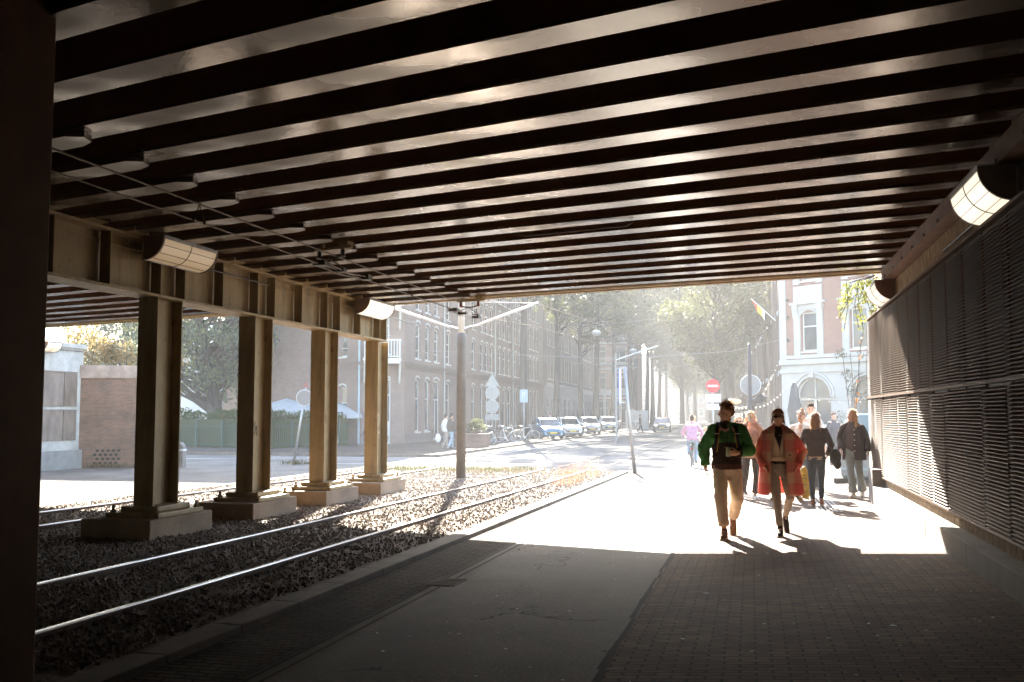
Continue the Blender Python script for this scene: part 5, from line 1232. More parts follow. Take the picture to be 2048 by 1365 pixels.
# --- person with the yellow bag, mostly hidden
e, J, k, HM = person('person in a black sleeve carrying the yellow bag, hidden behind the plaid coat', put(.55, 20.2), 0, 1.66, dict(LE=(.33, .0, 1.17), LW=(.42, -.06, .955), LK=(.18, -.05, .5), LA=(.34, .02, .09), LT=(.38, -.15, .035), RK=(-.1, .0, .5), RA=(-.12, -.05, .09), RT=(-.2, -.2, .035)), vox=.012, female=True, sk=m_skin)
top_(e, J, k, cloth('black_coat', (.02, .015, .015)), .8, .01, vox=.014, fem=True); trousers(e, J, k, cloth('navy_trousers', (.03, .032, .045)), vox=.013); shoes(e, J, k, cloth('olive_suede', (.13, .11, .07)), .047, mat('gum_sole', (.35, .2, .1), .7, .1)); hair(e, HM, k, hair_dark, 'tied', 19, .011)
yb = empty('tote_bag', 'crumpled yellow carrier bag held beside the jeans of the woman seen from behind', 'bag', (.96, 19.9, zs(.96, 19.9))); q = MB(); q.ell((0, 0, .36), (.115, .075, .27)); q.ell((.02, 0, .20), (.105, .085, .17)); q.ell((-.01, 0, .56), (.07, .05, .10)); blob(q, 'bag_body', mat('yellow_plastic', (.62, .40, .04), .35, .15, 5), yb, .011, fold=.06, fscale=.12)
q = MB()
for s in (-1, 1): q.tube([(s * .05, s * .03, .60), (s * .03, s * .02, .76), (0, 0, .86)], .009, 5)
q.build('handle', m_black, yb)
q = MB()
for z, w_ in ((.48, .05), (.42, .07), (.30, .06)): q.tube([(-w_ * .5, -.085, z), (0, -.098, z + .02), (w_ * .5, -.085, z)], .006, 5)
q.build('print', m_black, yb)
# --- far walkers
def simple(label, loc, rz, H, top, leg, hm, pose={}, group=None, female=False, hs='short', sleeve=1.0, sk=m_skin):
    e, J, k, HM = person(label, loc, rz, H, pose, vox=.018, group=group, female=female, sk=sk)
    top_(e, J, k, cloth('far_top', top), .9, .02, vox=.02, sleeve=sleeve, fem=female); trousers(e, J, k, cloth('far_trousers', leg), vox=.02); shoes(e, J, k, cloth('far_shoe', (.2, .14, .11)), vox=.018); hair(e, HM, k, hm, hs, 2, .016); return e
WK = dict(LK=(.1, -.16, .52), LA=(.1, -.2, .1), LT=(.11, -.38, .05), RK=(-.1, .05, .5), RA=(-.1, .3, .16), RT=(-.1, .16, .04))
simple('man in a loose white shirt walking past the brick apartments', (-15.62, 50.2, -.235), radians(150), 1.80, (.62, .6, .56), (.30, .26, .22), hair_dark, WK)
simple('man in a dark jacket and light jeans walking past the brick apartments', (-15.05, 49.3, -.235), radians(150), 1.82, (.06, .05, .045), (.25, .31, .36), hair_dark, WK)
wb = empty('carrier_bag', 'white carrier bag held by the man in the loose white shirt', 'bag', (-15.98, 50.0, -.22)); q = MB(); q.ell((0, 0, .55), (.16, .08, .24)); blob(q, 'bag_body', mat('white_plastic', (.6, .6, .6), .5, .1), wb, .02, fold=.04); q = MB(); q.tube([(-.06, 0, .75), (0, 0, .95), (.06, 0, .75)], .01, 4); q.build('handle', m_sole, wb)
simple('man in a dark green shirt standing behind the blue car', (-14.9, 74.5, -.16), radians(-60), 1.80, (.05, .12, .07), (.06, .06, .07), hair_dark, {}, None, False, 'short', .35)
simple('dark distant pedestrian standing by the far utility cabinets', (-10.6, 98, -.24), radians(100), 1.76, (.05, .05, .055), (.06, .06, .06), hair_dark, WK)
simple('distant pedestrian at the cafe terrace below the string lights', (2.55, 33.5, zs(2.5, 30)), radians(30), 1.70, (.08, .08, .09), (.08, .09, .1), hair_dark, {})
# ------------------------------------------------------------------ bicycles
m_tyre = mat('tyre_rubber', (.03, .03, .032), .8, .1); m_rim = mat('alloy_rim', (.45, .46, .47), .35, .05, 3, 0, 60, .8)
def bike(label, loc, rz, fm, group, lean=0, basket=False):
    e = empty('bicycle', label, 'bicycle', loc, rz, group); e.rotation_euler = (lean, 0, rz)
    wl = None
    for x in (-.54, .54):
        q = MB(); q.torus((0, 0, 0), .335, .021, 'y', 28, 6)
        if wl is None:
            wl = q.build('wheel', m_tyre, e, True); wl.location = (x, 0, .356)
            q = MB(); q.torus((0, 0, 0), .312, .013, 'y', 28, 5); q.cyl((0, -.04, 0), (0, .04, 0), .02)
            for i in range(18): a = 2 * pi * i / 18; q.cyl((.02 * cos(a + .5), 0, .02 * sin(a + .5)), (.305 * cos(a), 0, .305 * sin(a)), .0022, n=4, cap=False)
            q.build('rim', m_rim, wl)
        else: part(wl, e, (x, 0, .356))
    q = MB(); BB = (-.08, 0, .30); ST = (-.24, 0, .86); HT = (.33, 0, .92); HB = (.37, 0, .74)
    for a, b in ((BB, ST), (HB, BB), (HT, ST), (HT, HB)): q.tube([a, b], .019, 7)
    for y in (-.05, .05):
        q.tube([(-.54, y, .356), BB], .011, 5); q.tube([(-.54, y, .356), (-.22, y * .4, .80)], .010, 5); q.tube([HB, (.40, y, .66), (.54, y, .356)], .012, 5)
    q.build('frame', fm, e, True)
    q = MB(); q.tube([HT, (.31, 0, 1.03)], .015, 6); q.tube([(.10, -.28, 1.05), (.26, -.26, 1.07), (.33, -.12, 1.05), (.32, 0, 1.04), (.33, .12, 1.05), (.26, .26, 1.07), (.10, .28, 1.05)], .013, 6); q.build('handlebar', m_rim, e, True)
    q = MB(); q.tube([ST, (-.265, 0, .96)], .014, 6); q.ell((-.32, 0, .985), (.12, .085, .035)); q.ell((-.2, 0, .985), (.10, .035, .026)); q.build('saddle', m_black, e, True)
    for x in (-.54, .54):
        q = MB(); n = 10; a0, a1 = (radians(20), radians(190)) if x < 0 else (radians(10), radians(150))
        P = [(x + .375 * cos(a0 + (a1 - a0) * i / n), .356 + .375 * sin(a0 + (a1 - a0) * i / n)) for i in range(n + 1)]
        for (xa, za), (xb, zb) in zip(P[:-1], P[1:]): q.bar((xa, 0, za), (xb, 0, zb), .05, .004, (0, 0, 1) if abs(xb - xa) > .03 else (1, 0, 0))
        q.build('mudguard', fm, e)
    q = MB(); q.box(-.72, -.30, -.06, .06, .745, .76); q.tube([(-.7, .05, .75), (-.54, .05, .356)], .006, 4); q.tube([(-.7, -.05, .75), (-.54, -.05, .356)], .006, 4); q.build('rack', m_black, e)
    q = MB(); q.tube([(-.08, -.06, .30), (-.08, -.10, .30)], .09, 12); q.tube([(-.08, -.10, .30), (.02, -.10, .16)], .010, 5); q.box(-.02, .08, -.20, -.10, .145, .17); q.tube([(-.08, .06, .30), (-.18, .10, .44)], .010, 5); q.box(-.23, -.13, .10, .20, .43, .455); q.build('crank', m_steel, e)
    q = MB(); q.box(-.735, -.722, -.04, .04, .65, .70); q.build('rear_reflector', mat('red_reflector', (.6, .03, .02), .3, 0), e)
    return e
m_b = [mat('bike_%s' % n, c, .4, .1, 3) for n, c in (('black', (.025, .025, .028)), ('white', (.55, .55, .53)), ('green', (.05, .14, .09)), ('silver', (.4, .41, .42)), ('red', (.3, .05, .04)))]
GB = 'bicycles parked along the left kerb'
bike('white framed bicycle parked in front of the blue car', (-14.35, 58.5, -.15), radians(14), m_b[1], GB)
bike('black bicycle parked just left of the white framed bicycle', (-15.1, 58.9, -.15), radians(10), m_b[0], GB)
bike('silver bicycle parked behind the white framed bicycle', (-13.6, 60.4, -.15), radians(24), m_b[3], GB)
bike('black bicycle standing end on beside the brick planter', (-14.3, 53.4, -.15), radians(62), m_b[0], GB)
bike('green bicycle parked between the planter and the white bicycle', (-15.0, 55.6, -.15), radians(95), m_b[2], GB)
bike('red framed bicycle leaning on the chamfered corner of the apartments', (-20.7, 53.0, -.17), radians(-8), m_b[4], GB)
bike('black bicycle parked before the hedge behind the third column', (-22.9, 50.9, -.17), radians(20), m_b[0], GB)
for i, (x, y) in enumerate(((-13.9, 71.5), (-13.7, 80.5), (-13.8, 82.4), (-14.0, 92.5), (-14.2, 94.0), (-13.4, 104), (-12.2, 108))):
    bike('dark bicycle parked between the cars, %s along the kerb' % ordn[i], (x, y, -.15), radians(30 + 17 * i), m_b[(0, 0, 3, 0, 2, 0, 0)[i]], GB)
CY = dict(pel=(0, .05, 1.0), wai=(0, .02, 1.14), che=(0, -.08, 1.36), nek=(0, -.12, 1.53), hed=(0, -.15, 1.70), LS=(.175, -.10, 1.48), RS=(-.175, -.10, 1.48), LE=(.36, -.24, 1.22), RE=(-.36, -.24, 1.22), LW=(.28, -.44, 1.10), RW=(-.28, -.44, 1.10), LH=(.1, .0, .98), RH=(-.1, 0, .98), LK=(.14, -.34, .78), LA=(.13, -.16, .48), LT=(.14, -.33, .43), RK=(-.13, -.27, .58), RA=(-.13, -.06, .20), RT=(-.14, -.24, .16))
def cyclist(label, x, y, H, top, leg, hm, bl, gb, hs='short', rzd=180, blab=''):
    e = simple(label, (x, y + .1, zg(y)), radians(rzd), H, top, leg, hm, CY, None, False, hs)
    k = H / 1.8; b = bike(blab, (x, y + .35 * k, zg(y)), radians(rzd - 90), m_b[bl], None); b.scale = (k * 1.0, k, k * .98); return e
cyclist('cyclist in a lilac pink sweater and pale jeans riding away', -2.03, 35.2, 1.74, (.42, .24, .32), (.24, .31, .38), hair_dark, 0, None, blab='bicycle ridden by the cyclist in lilac pink')
cyclist('child cyclist in a pale pink top riding ahead of the lilac cyclist', -1.72, 38.6, 1.30, (.60, .42, .42), (.05, .05, .06), hair_blond, 1, None, blab='small white bicycle ridden by the child in pale pink')
cyclist('fair haired cyclist far ahead beyond the child', -2.6, 47, 1.66, (.5, .42, .40), (.12, .13, .15), hair_blond, 0, None, blab='bicycle ridden by the fair haired cyclist far ahead')
# ------------------------------------------------------------------ cars
m_cglass = mat('car_glass', (.03, .035, .04), .05, 0); m_lamp = emit('head_lamp', (1, .95, .85), .02, (.8, .8, .8)); m_lampon = emit('head_lamp_lit', (1, .95, .85), .9, (.9, .9, .9))
def car(label, loc, rz, c, L=3.8, Wd=1.65, H=1.5, lit=False, group='cars along the left kerb'):
    e = empty('car', label, 'car', loc, rz, group)       # forward is local -y
    pm = NT('car_paint'); pm.set(**{'Base Color': c, 'Roughness': .28, 'Metallic': .2, 'Coat Weight': .6}); pm = pm.m
    h = L / 2; w = Wd / 2; sg = []
    # lower body sections from nose to tail: (y, zlow, zbelt, halfwidth)
    for y, z0, z1, hw in ((-h, .34, .62, .80), (-h + .10, .25, .74, .92), (-h + .45, .22, .86, .98), (-h * .45, .20, .95, 1.0), (0, .20, .96, 1.0), (h * .55, .20, .98, 1.0), (h - .25, .24, .98, .97), (h - .04, .34, .92, .90), (h, .42, .80, .84)):
        hw *= w; zs_ = [(z0, .86), (z0 + .06, .95), ((z0 + z1) / 2, 1.0), (z1 - .06, .97), (z1, .88)]
        sg.append([(-hw * f, y, z) for z, f in zs_] + [(hw * f, y, z) for z, f in reversed(zs_)])
    q = MB(); n = len(sg[0]); q.add([p for s in sg for p in s], [(i * n + j, i * n + (j + 1) % n, (i + 1) * n + (j + 1) % n, (i + 1) * n + j) for i in range(len(sg) - 1) for j in range(n)] + [tuple(range(n)), tuple((len(sg) - 1) * n + j for j in range(n - 1, -1, -1))])
    q.build('body', pm, e, True, .02)
    q = MB(); R = [(-h * .50, .955, .90), (-h * .16, H - .10, .76), (h * .05, H, .74), (h * .55, H - .03, .74), (h - .18, .99, .86)]
    vs = []
    for y, z, f in R: vs += [(-w * f, y, z), (w * f, y, z), (-w * (f + .0), y, z - .05), (w * f, y, z - .05)]
    a = R
    top = [[(-w * f * .97, y, z), (w * f * .97, y, z)] for y, z, f in a]
    for (l0, r0), (l1, r1) in zip(top[1:-2], top[2:-1]): q.quad(l0, r0, r1, l1)
    for s in (-1, 1):
        for (y0, z0, f0), (y1, z1, f1) in zip(a[1:-2], a[2:-1]): q.add([(s * w * f0 * .97, y0, z0), (s * w * f1 * .97, y1, z1), (s * w * (f1 + .02), y1, z1 - .07), (s * w * (f0 + .02), y0, z0 - .07)], [(0, 1, 2, 3)])
        for (ya, za, fa), (yb, zb, fb) in ((a[0], a[1]), (a[3], a[4])): q.bar((s * w * fa * .98, ya, za), (s * w * fb * .98, yb, zb), .07, .06)
        q.bar((s * w * .97, -.02 + h * .1, .95), (s * w * .78, h * .12, H - .04), .08, .05)
    q.build('roof', pm, e, False)
    q = MB(); q.quad((-w * .88, a[0][0], a[0][1]), (w * .88, a[0][0], a[0][1]), (w * .73, a[1][0], a[1][1] - .01), (-w * .73, a[1][0], a[1][1] - .01)); q.build('windscreen', m_cglass, e)
    q = MB(); q.quad((w * .72, a[3][0], a[3][1] - .01), (-w * .72, a[3][0], a[3][1] - .01), (-w * .84, a[4][0], a[4][1]), (w * .84, a[4][0], a[4][1])); q.build('rear_window', m_cglass, e)
    for s in (-1, 1):
        q = MB(); q.add([(s * w * .93, a[0][0] + .12, .96), (s * w * .93, h - .22, .985), (s * w * .755, h * .55, H - .09), (s * w * .765, 0, H - .06), (s * w * .78, a[1][0] + .06, H - .15)], [(0, 1, 2, 3, 4)]); q.build('side_window', m_cglass, e)
        q = MB(); q.ell((s * (w + .06), -h * .40, 1.0), (.09, .05, .07)); q.build('mirror', pm, e, True)
        q = MB(); q.ell((s * w * .70, -h + .12, .68), (.15, .12, .09), Euler((0, 0, s * .35)).to_matrix()); q.build('headlight', m_lampon if lit else m_lamp, e, True)
        q = MB(); q.ell((s * w * .80, h - .06, .86), (.09, .06, .14)); q.build('tail_light', mat('tail_lens', (.4, .03, .02), .25, 0), e, True)
    wl = None
    for s in (-1, 1):
        for y in (-h + .68, h - .62):
            if wl is None:
                q = MB(); q.lathe((0, 0, 0), [(.18, -.09), (.29, -.1), (.31, -.06), (.31, .06), (.29, .1), (.18, .09)], 22); q.v = [(v[2], v[0], v[1]) for v in q.v]; wl = q.build('wheel', m_tyre, e, True)
                q = MB(); q.lathe((0, 0, 0), [(.05, -.105), (.19, -.1), (.19, .1), (.05, .105)], 14)
                for i in range(5): t_ = 2 * pi * i / 5; q.bar((.02 * cos(t_), .02 * sin(t_), .11), (.18 * cos(t_), .18 * sin(t_), .105), .05, .02, (0, 0, 1)); q.bar((.02 * cos(t_), .02 * sin(t_), -.11), (.18 * cos(t_), .18 * sin(t_), -.105), .05, .02, (0, 0, 1))
                q.v = [(v[2], v[0], v[1]) for v in q.v]; q.build('rim', m_rim, wl); wl.location = (s * (w - .08), y, .31)
            else: part(wl, e, (s * (w - .08), y, .31))
    q = MB(); q.box(-.5, .5, -h - .012, -h + .03, .345, .50); q.box(-.32, .32, -h + .02, -h + .06, .56, .64); q.build('grille', m_black, e)
    yp = mat('yellow_plate', (.65, .45, .04), .5, 0)
    for a_ in ((-.26, .26, -h - .03, -h - .013, .40, .51), (-.26, .26, h + .001, h + .015, .56, .67)): q = MB(); q.box(*a_); q.build('number_plate', yp, e)
    return e
car('small light blue hatchback parked first along the left kerb', (-13.95, 68.7, -.16), radians(26), (.09, .22, .36), 3.5, 1.62, 1.48)
car('white hatchback parked second, behind the blue hatchback', (-13.9, 76.6, -.16), radians(22), (.62, .62, .62), 3.7, 1.66, 1.5)
car('silver car parked third, half hidden by bicycles', (-14.1, 88, -.16), radians(18), (.5, .5, .5), 3.9)
car('pale silver car parked fourth and farthest along the kerb', (-14.0, 99.5, -.16), radians(15), (.6, .61, .62), 4.0)
car('dark car with lit headlights driving toward the bridge far down the street', (-8.9, 103, -.24), radians(4), (.10, .11, .12), 4.2, 1.75, 1.46, True, None)
# moped
mp = empty('moped', 'black moped parked behind the brick planter', 'moped', (-17.3, 62.5, -.15), radians(40))
q = MB(); q.torus((-.6, 0, .26), .2, .06, 'y', 20, 8); q.build('rear_wheel', m_tyre, mp, True); q = MB(); q.torus((.6, 0, .26), .2, .06, 'y', 20, 8); q.build('front_wheel', m_tyre, mp, True)
q = MB(); q.cap((-.7, 0, .62), (-.2, 0, .58), .14, .16); q.cap((-.2, 0, .40), (.3, 0, .34), .10, .10); q.cap((.38, 0, .4), (.46, 0, .95), .15, .11); q.tube([(.6, 0, .26), (.45, 0, .9)], .035); blob(q, 'fairing', mat('moped_paint', (.025, .025, .028), .25, 0), mp, .025)
q = MB(); q.ell((-.35, 0, .80), (.38, .13, .07)); q.build('seat', m_black, mp, True); q = MB(); q.tube([(.40, -.33, 1.05), (.44, 0, 1.0), (.40, .33, 1.05)], .018, 6); q.ell((.42, -.30, 1.25), (.02, .07, .05)); q.ell((.42, .30, 1.25), (.02, .07, .05)); q.tube([(.41, .28, 1.05), (.42, .30, 1.22)], .008, 5); q.tube([(.41, -.28, 1.05), (.42, -.30, 1.22)], .008, 5); q.build('handlebar', m_rim, mp); q = MB(); q.ell((.55, 0, .98), (.05, .1, .09)); q.build('headlight', m_lamp, mp, True)
# ------------------------------------------------------------------ planter
pl = empty('planter', 'square brown brick planter with green shrubs beside the tram pole', 'planter', (-14.15, 50.9, -.235), radians(8))
q = MB(); q.box(-.62, .62, -.62, .62, 0, .74); q.build('box', brickmat('planter_brick', (.22, .12, .09), (.17, .10, .08), (.2, .17, .15), .2, .07, .01), pl); q = MB(); q.box(-.66, .66, -.66, .66, .741, .79); q.build('rim', m_oldbrick, pl)
sh = empty('shrub', 'green shrub growing in the brown brick planter', 'shrub', (-14.15, 50.9, .53)); q = MB(); s_ = MB(); rnd = random.Random(3)
for i in range(16): p = V((rnd.uniform(-.5, .5), rnd.uniform(-.5, .5), rnd.uniform(.15, .75))); s_.tube([(p.x * .4, p.y * .4, 0), p], .012, 4); leafquads(q, p, (.22, .22, .2), 60, .10, rnd)
s_.build('stem', m_bark, sh); q.build('foliage', m_leaf, sh)
# ------------------------------------------------------------------ signs
m_signback = mat('sign_back_grey', (.20, .205, .21), .5, .08, 6, 0, 60, .3); m_red = mat('sign_red', (.62, .04, .045), .45, .05); m_blue = mat('sign_blue', (.04, .14, .42), .45, .05)
def post(e, h, r=.038, lean=(0, 0), m=None):
    q = MB(); q.tube([(0, 0, -.05), (lean[0], lean[1], h)], r, 10); return q.build('post', m or m_steel, e, True)
def disc(e, name, c, R, m, y0=-.012, y1=.012, rim=True, mrim=None):
    q = MB(); n = 32; q.prism([(c[0] + R * cos(2 * pi * i / n), c[1] + y0, c[2] + R * sin(2 * pi * i / n)) for i in range(n)], (0, y1 - y0, 0)); o = q.build(name, m, e)
    if rim: q = MB(); q.torus((c[0], c[1] + (y0 + y1) / 2, c[2]), R, .014, 'y', 32, 6); q.build('rim', mrim or m_polew, o, True)
    return o
# no entry sign with plate
e = empty('no_entry_sign', 'red no entry sign with a white bar above two white plates', 'sign', (-1.5, 41.0, -.24)); post(e, 3.25)
o = disc(e, 'sign_disc', (0, -.05, 2.96), .27, m_red, rim=False); q = MB(); q.box(-.20, .20, -.066, -.0625, 2.915, 3.005); q.build('white_bar', m_trim, o)
q = MB(); q.box(-.30, .30, -.062, -.04, 2.30, 2.64); o = q.build('plate', m_trim, e)
m_txt = mat('sign_text_grey', (.25, .26, .27), .6, 0)
q = MB(); q.torus((-.10, -.064, 2.45), .045, .006, 'y', 16, 4); q.torus((.06, -.064, 2.45), .045, .006, 'y', 16, 4); q.tube([(-.10, -.064, 2.45), (-.03, -.064, 2.53), (.04, -.064, 2.53), (.06, -.064, 2.45)], .006, 4); q.build('cycle_symbol', m_txt, o)
q = MB(); q.box(-.26, .26, -.062, -.04, 2.0, 2.24); o = q.build('plate', m_trim, e); q = MB(); q.box(-.16, .16, -.0645, -.0625, 2.10, 2.14); q.build('line_mark', m_txt, o)
# big round sign seen from the back on dark pole, with lamp box
e = empty('round_sign', 'large round sign seen from behind on a dark pole beside the white house', 'sign', (-.05, 41.2, -.24)); q = MB(); q.lathe((0, 0, 0), [(.115, -.1), (.115, 2.35), (.075, 2.4), (.07, 4.62), (.02, 4.66)], 14); q.build('pole', mat('dark_pole', (.035, .025, .022), .5, .1), e, True)
o = disc(e, 'sign_disc', (.03, .14, 3.0), .40, m_signback); q = MB(); q.tube([(.03, .08, 2.62), (.03, .08, 3.40)], .02, 6); q.build('bracket', m_steel, e)
e = empty('street_speaker', 'dark hooded lamp box hung on the pole of the large round sign', 'lamp', (.38, 41.2, 2.2), radians(-20)); q = MB(); q.prism([(-.22, -.18, -.2), (.16, -.18, -.12), (.22, -.18, .08), (.05, -.18, .2), (-.2, -.18, .02)], (0, .36, 0)); q.build('housing', m_black, e, bevel=.02); q = MB(); q.tube([(-.40, 0, 0), (-.15, 0, 0)], .03, 6); q.build('arm', m_steel, e); q = MB(); q.box(-.19, .15, -.17, .17, -.225, -.20); q.build('lens', m_pane, e)
# leaning round sign at left
e = empty('round_sign', 'leaning round sign seen from behind between the second and third columns', 'sign', (-16.2, 33.5, -.24), radians(25)); post(e, 2.85, .04, (.42, 0))
o = disc(e, 'sign_disc', (.36, -.06, 2.42), .285, m_signback)
q = MB(); q.prism([(.28, -.07, 2.80), (.52, -.07, 2.80), (.40, -.07, 3.02)], (0, .02, 0)); q.build('triangle_sign', mat('sign_backbrown', (.25, .10, .09), .5, .1), e)
q = MB(); q.tube([(.395, 0, 2.1), (.40, 0, 1.0)], .0005, 4)
# leaning pole with edge-on sign near the track end
e = empty('sign_post', 'leaning grey post with an edge on blue sign at the track bed end', 'sign', (-3.55, 31.2, -.24)); q = MB(); q.tube([(0, 0, -.05), (-.20, 0, 1.95), (-.30, 0, 3.32)], [.06, .055, .045], 10); q.build('post', m_steel, e, True)
q = MB(); q.box(-.475, -.455, -.25, .25, 2.15, 3.25); q.build('sign_edge', m_blue, e); q = MB(); q.box(-.452, -.25, -.02, .02, 3.26, 3.30); q.box(-.452, -.20, -.02, .02, 2.17, 2.21); q.build('bracket', m_polew, e); q = MB(); q.box(-.453, -.44, -.24, .24, 2.16, 3.24); q.build('sign_panel', m_polew, e)
# direction sign stack
e = empty('sign_stack', 'stack of triangular, round and square signs on one pole before the brick apartments', 'sign', (-15.7, 60.2, -.15)); post(e, 4.1)
q = MB(); q.prism([(-.48, -.06, 3.45), (.48, -.06, 3.45), (0, -.06, 4.28)], (0, .02, 0)); q.build('triangle_sign', m_signback, e)
disc(e, 'sign_disc', (0, -.05, 3.05), .42, m_signback); disc(e, 'sign_disc', (0, -.05, 2.2), .40, m_signback); q = MB(); q.box(-.46, .46, -.06, -.04, 1.35, 1.72); q.build('plate', m_signback, e)
e = empty('parking_sign', 'small pale blue rectangular sign on a pole before the first street tree', 'sign', (-13.75, 60.5, -.15)); post(e, 3.3); q = MB(); q.box(-.26, .26, -.06, -.045, 2.45, 3.25); o = q.build('panel', mat('pale_blue_sign', (.26, .32, .37), .5, .05), e); q = MB(); q.box(-.10, -.05, -.064, -.0605, 2.72, 3.10); q.torus((-.01, -.062, 3.0), .075, .022, 'y', 16, 5); q.build('letter_mark', m_trim, o)
# bollard and parasols at left
e = empty('bollard', 'grey concrete bollard with a slanted top beside the first column', 'bollard', (-19.3, 31.2, -.24)); q = MB(); q.prism([(-.11, -.11, -.05), (.11, -.11, -.05), (.10, -.11, .72), (-.03, -.11, .86), (-.10, -.11, .80)], (0, .22, 0)); q.build('post', m_plinth, e, bevel=.02); q = MB(); q.box(-.115, .115, -.115, .115, .55, .62); q.build('band', m_polew, e)
def parasol(loc, label, R, h):
    e = empty('parasol', label, 'parasol', loc, 0, 'white garden parasols behind the hedge'); q = MB(); q.tube([(0, 0, 0), (0, 0, h)], .035, 8); q.build('pole', m_steel, e, True); q = MB(); n = 8
    P = [(R * cos(2 * pi * i / n + .3), R * sin(2 * pi * i / n + .3)) for i in range(n)]
    for i in range(n):
        (a, b), (c, d_) = P[i], P[(i + 1) % n]; q.add([(0, 0, h), (a * .5, b * .5, h - .32), (c * .5, d_ * .5, h - .32)], [(0, 1, 2)]); q.quad((a * .5, b * .5, h - .32), (a, b, h - .75), (c, d_, h - .75), (c * .5, d_ * .5, h - .32)); q.quad((a, b, h - .75), (a * 1.01, b * 1.01, h - .98), (c * 1.01, d_ * 1.01, h - .98), (c, d_, h - .75))
    q.build('canopy', mat('parasol_white', (.34, .35, .36), .9, .1), e); q = MB(); [q.tube([(0, 0, h - .12), (a, b, h - .78)], .012, 5) for a, b in P]; q.build('rib', m_steel, e)
parasol((-26.6, 54, -.24), 'wide white parasol left of the leaning round sign', 2.3, 2.75); parasol((-24.2, 55.5, -.24), 'wide white parasol right of the leaning round sign', 2.2, 2.55)
# folded parasol by the white house
e = empty('folded_parasol', 'folded dark grey parasol standing at the white house', 'parasol', (2.15, 53.0, -.24)); q = MB(); q.lathe((0, 0, 0), [(.03, .1), (.03, .9)], 8); q.build('pole', m_steel, e); q = MB(); rg_ = [(.06, .95), (.20, 1.0), (.26, 1.5), (.34, 2.0), (.24, 2.6), (.15, 3.2), (.06, 3.42)]
n = 20; q.add([(r * (1 + .10 * cos(i * 2 * pi / 5)) * cos(2 * pi * i / n), r * (1 + .10 * cos(i * 2 * pi / 5)) * sin(2 * pi * i / n), z) for r, z in rg_ for i in range(n)], [(a * n + i, a * n + (i + 1) % n, (a + 1) * n + (i + 1) % n, (a + 1) * n + i) for a in range(len(rg_) - 1) for i in range(n)]); q.build('canopy', cloth('parasol_cloth', (.05, .06, .07)), e, True); q = MB(); q.ell((0, 0, 3.47), .05); q.build('finial', m_polew, e); q = MB(); q.box(-.35, .35, -.35, .35, 0, .09); q.build('base', m_plinth, e)
# glass container behind the wall end
e = empty('recycling_container', 'rounded blue grey recycling container behind the end of the louvred wall', 'container', (2.95, 25.3, zs(2.95, 25)), radians(-8))
q = MB(); pr = [(-.85, .12), (.85, .12), (.85, 1.05), (.72, 1.45), (.42, 1.62), (-.42, 1.62), (-.72, 1.45), (-.85, 1.05)]; q.prism([(x, -.62, z) for x, z in pr], (0, 1.24, 0)); q.build('body', mat('container_grey', (.17, .20, .225), .5, .12, 3), e, bevel=.06)
q = MB(); q.prism([(x * 1.012, -.63, z + .006) for x, z in pr if z >= 1.05], (0, 1.26, 0)); q.build('lid', mat('container_blue', (.14, .24, .32), .45, .12, 3), e, bevel=.05); q = MB(); q.box(-1.0, 1.0, -.75, .75, 0, .119); q.build('base', m_black, e); q = MB(); q.box(-.86, .86, -.632, -.6, .3, .36); q.build('band', mat('container_band', (.2, .3, .38), .4, 0), e); q = MB(); q.lathe((0, 0, 0), [(.14, 0), (.14, .03)], 16); q.v = [(v[0], -.622 - v[2], 1.25 + v[1]) for v in q.v]; q.build('hatch', m_black, e)
# utility cabinets
for k, (x, y, w_, h_) in enumerate(((-13.9, 118, 1.2, 2.3), (-12.2, 114, 1.5, 2.2), (-14.8, 108, .5, 1.1))):
    e = empty('utility_cabinet', ['tall grey utility cabinet beside the far trunks', 'broad pale utility cabinet nearest the lit car', 'low narrow utility cabinet beside the farthest parked car'][k], 'cabinet', (x, y, -.24), 0, 'utility cabinets along the kerb'); q = MB(); q.box(-w_ / 2, w_ / 2, -.3, .3, 0, h_); q.build('body', m_panel, e, bevel=.03); q = MB(); q.box(-w_ / 2 + .06, w_ / 2 - .06, -.31, -.301, .15, h_ - .12); q.build('door', m_polew, e)
# cafe string lights, flag, lanterns
m_bulb = emit('festoon_bulb', (1, .78, .5), .12, (.9, .85, .75))
def festoon(a, b, sag, n, label):
    e = empty('string_lights', label, 'string lights', a, 0, 'cafe string lights'); a, b = V(a), V(b); q = MB(); P = [(b - a) * (i / 14) - V((0, 0, sag * 4 * (i / 14) * (1 - i / 14))) for i in range(15)]; q.tube(P, .007, 4); q.build('cable', m_black, e)
    bo = None
    for i in range(n):
        f = (i + .5) / n; p = (b - a) * f - V((0, 0, sag * 4 * f * (1 - f) + .06))
        if bo is None: q = MB(); q.ell((0, 0, 0), .027, None, 8, 6); bo = q.build('bulb', m_bulb, e, True); bo.location = p
        else: part(bo, e, p)
festoon((-1.3, 46, 2.2), (.0, 41.3, 1.95), .18, 9, 'upper string of warm bulbs between the no entry sign and the dark pole'); festoon((-1.4, 46, 1.85), (.0, 41.3, 1.75), .2, 9, 'lower string of warm bulbs between the no entry sign and the dark pole')
festoon((.1, 41.3, 1.9), (2.0, 55, 3.3), .3, 11, 'string of warm bulbs from the dark pole to the white house'); festoon((2.2, 54, 2.6), (6.5, 52, 2.4), .25, 9, 'string of warm bulbs along the white house entrance')
festoon((1.55, 60.2, 4.6), (.2, 44, 2.0), .15, 9, 'long string of bulbs rising to the corner of the white house')
e = empty('flag', 'small red and yellow flag on a slanting white pole at the white house corner', 'flag', (1.45, 59.6, 7.0)); q = MB(); q.tube([(0, 0, 0), (-1.35, -.5, 1.25)], .028, 6); q.build('pole', m_polew, e); q = MB(); n = 8
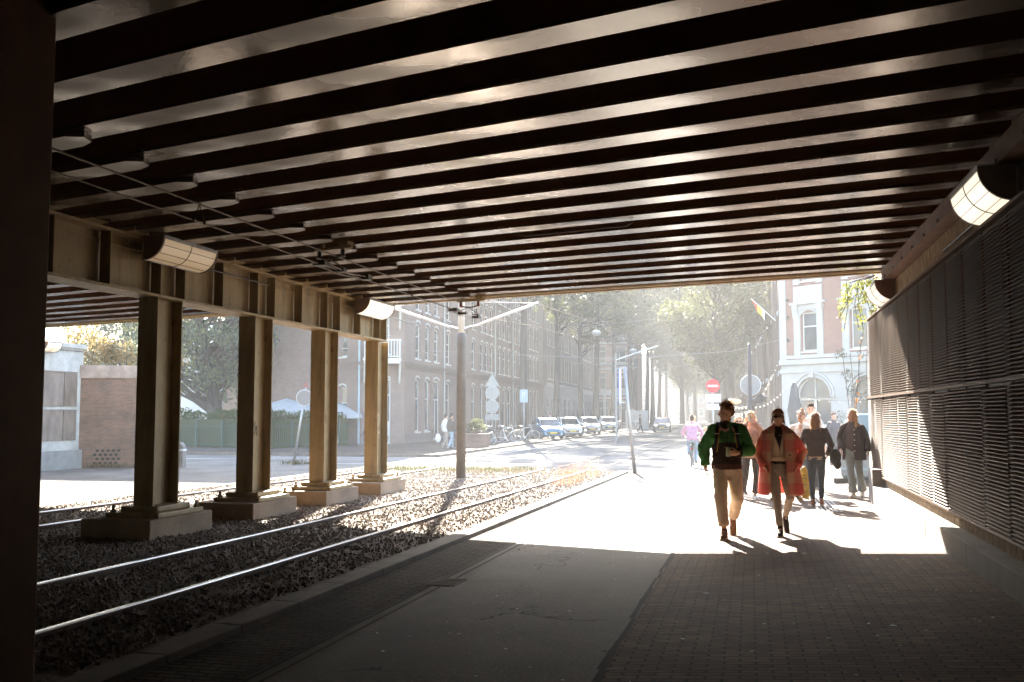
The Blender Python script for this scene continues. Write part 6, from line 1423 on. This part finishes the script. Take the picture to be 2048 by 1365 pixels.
for i in range(n):
    f0, f1 = i / n, (i + 1) / n; A = V((-.62, -.23, .57)); B = V((-1.33, -.49, 1.23)); p0, p1 = A.lerp(B, f0), A.lerp(B, f1); d0, d1 = .62 - .5 * f0, .62 - .5 * f1; q.quad(p0, p1, p1 + V((.05 * sin(f1 * 9), .02, -d1)), p0 + V((.05 * sin(f0 * 9), .02, -d0)))
t = NT('flag_cloth'); sp = t.nd('ShaderNodeSeparateXYZ'); t.L(t.tc.outputs['Object'], sp.inputs[0]); t.set(**{'Base Color': t.ramp(t.math('MULTIPLY', sp.outputs[0], -.7), [(.45, (.75, .7, .62)), (.55, (.75, .45, .06)), (.68, (.75, .45, .06)), (.74, (.65, .06, .04))]), 'Roughness': .8}); t.n['Principled BSDF'].inputs['Transmission Weight'].default_value = .0; q.build('cloth', t.m, e)
# cafe terrace furniture near the white house
for k, (x, y) in enumerate(((1.3, 50.5), (2.9, 49.5), (.6, 53))):
    e = empty('cafe_table', 'small cafe table on the terrace, %s of three' % ('nearest left', 'nearest right', 'rear')[k], 'table', (x, y, -.2), 0, 'cafe tables on the terrace'); q = MB(); q.lathe((0, 0, 0), [(.38, .72), (.38, .75)], 20); q.build('table_top', m_steelb, e); q = MB(); q.tube([(0, 0, 0), (0, 0, .72)], .03, 8); q.lathe((0, 0, 0), [(.25, 0), (.2, .03)], 14); q.build('leg', m_black, e)
e = empty('orange_sign', 'blurry orange lit cafe sign among the string lights', 'sign', (-.75, 46, 1.0)); q = MB(); q.ell((0, 0, 1.15), (.32, .05, .12)); q.build('panel', emit('orange_glow', (1, .55, .2), .03, (.7, .4, .2)), e, True); q = MB(); q.tube([(-.4, 0, -1.24), (-.4, 0, .9)], .03, 6); q.tube([(.4, 0, -1.24), (.4, 0, .9)], .03, 6); q.build('stand', m_black, e)
# street lanterns under the canopy row
for i, (x, y) in enumerate(((-12.6, 83), (-12.4, 108), (-3.0, 128))):
    e = empty('street_lantern', 'pale globe street lantern hung over the street, %s in depth' % ordn[i], 'street lamp', (x, y, 8.4), 0, 'hanging street lanterns'); q = MB(); q.ell((0, 0, 0), (.42, .42, .26)); q.build('shade', m_polew, e, True); q = MB(); q.tube([(0, 0, .25), (0, 0, .6)], .03, 6); q.tube([(-4, 0, 1.0), (0, 0, .6), (5, 0, 1.1)], .012, 4); q.build('hanging_cable', m_steel, e)
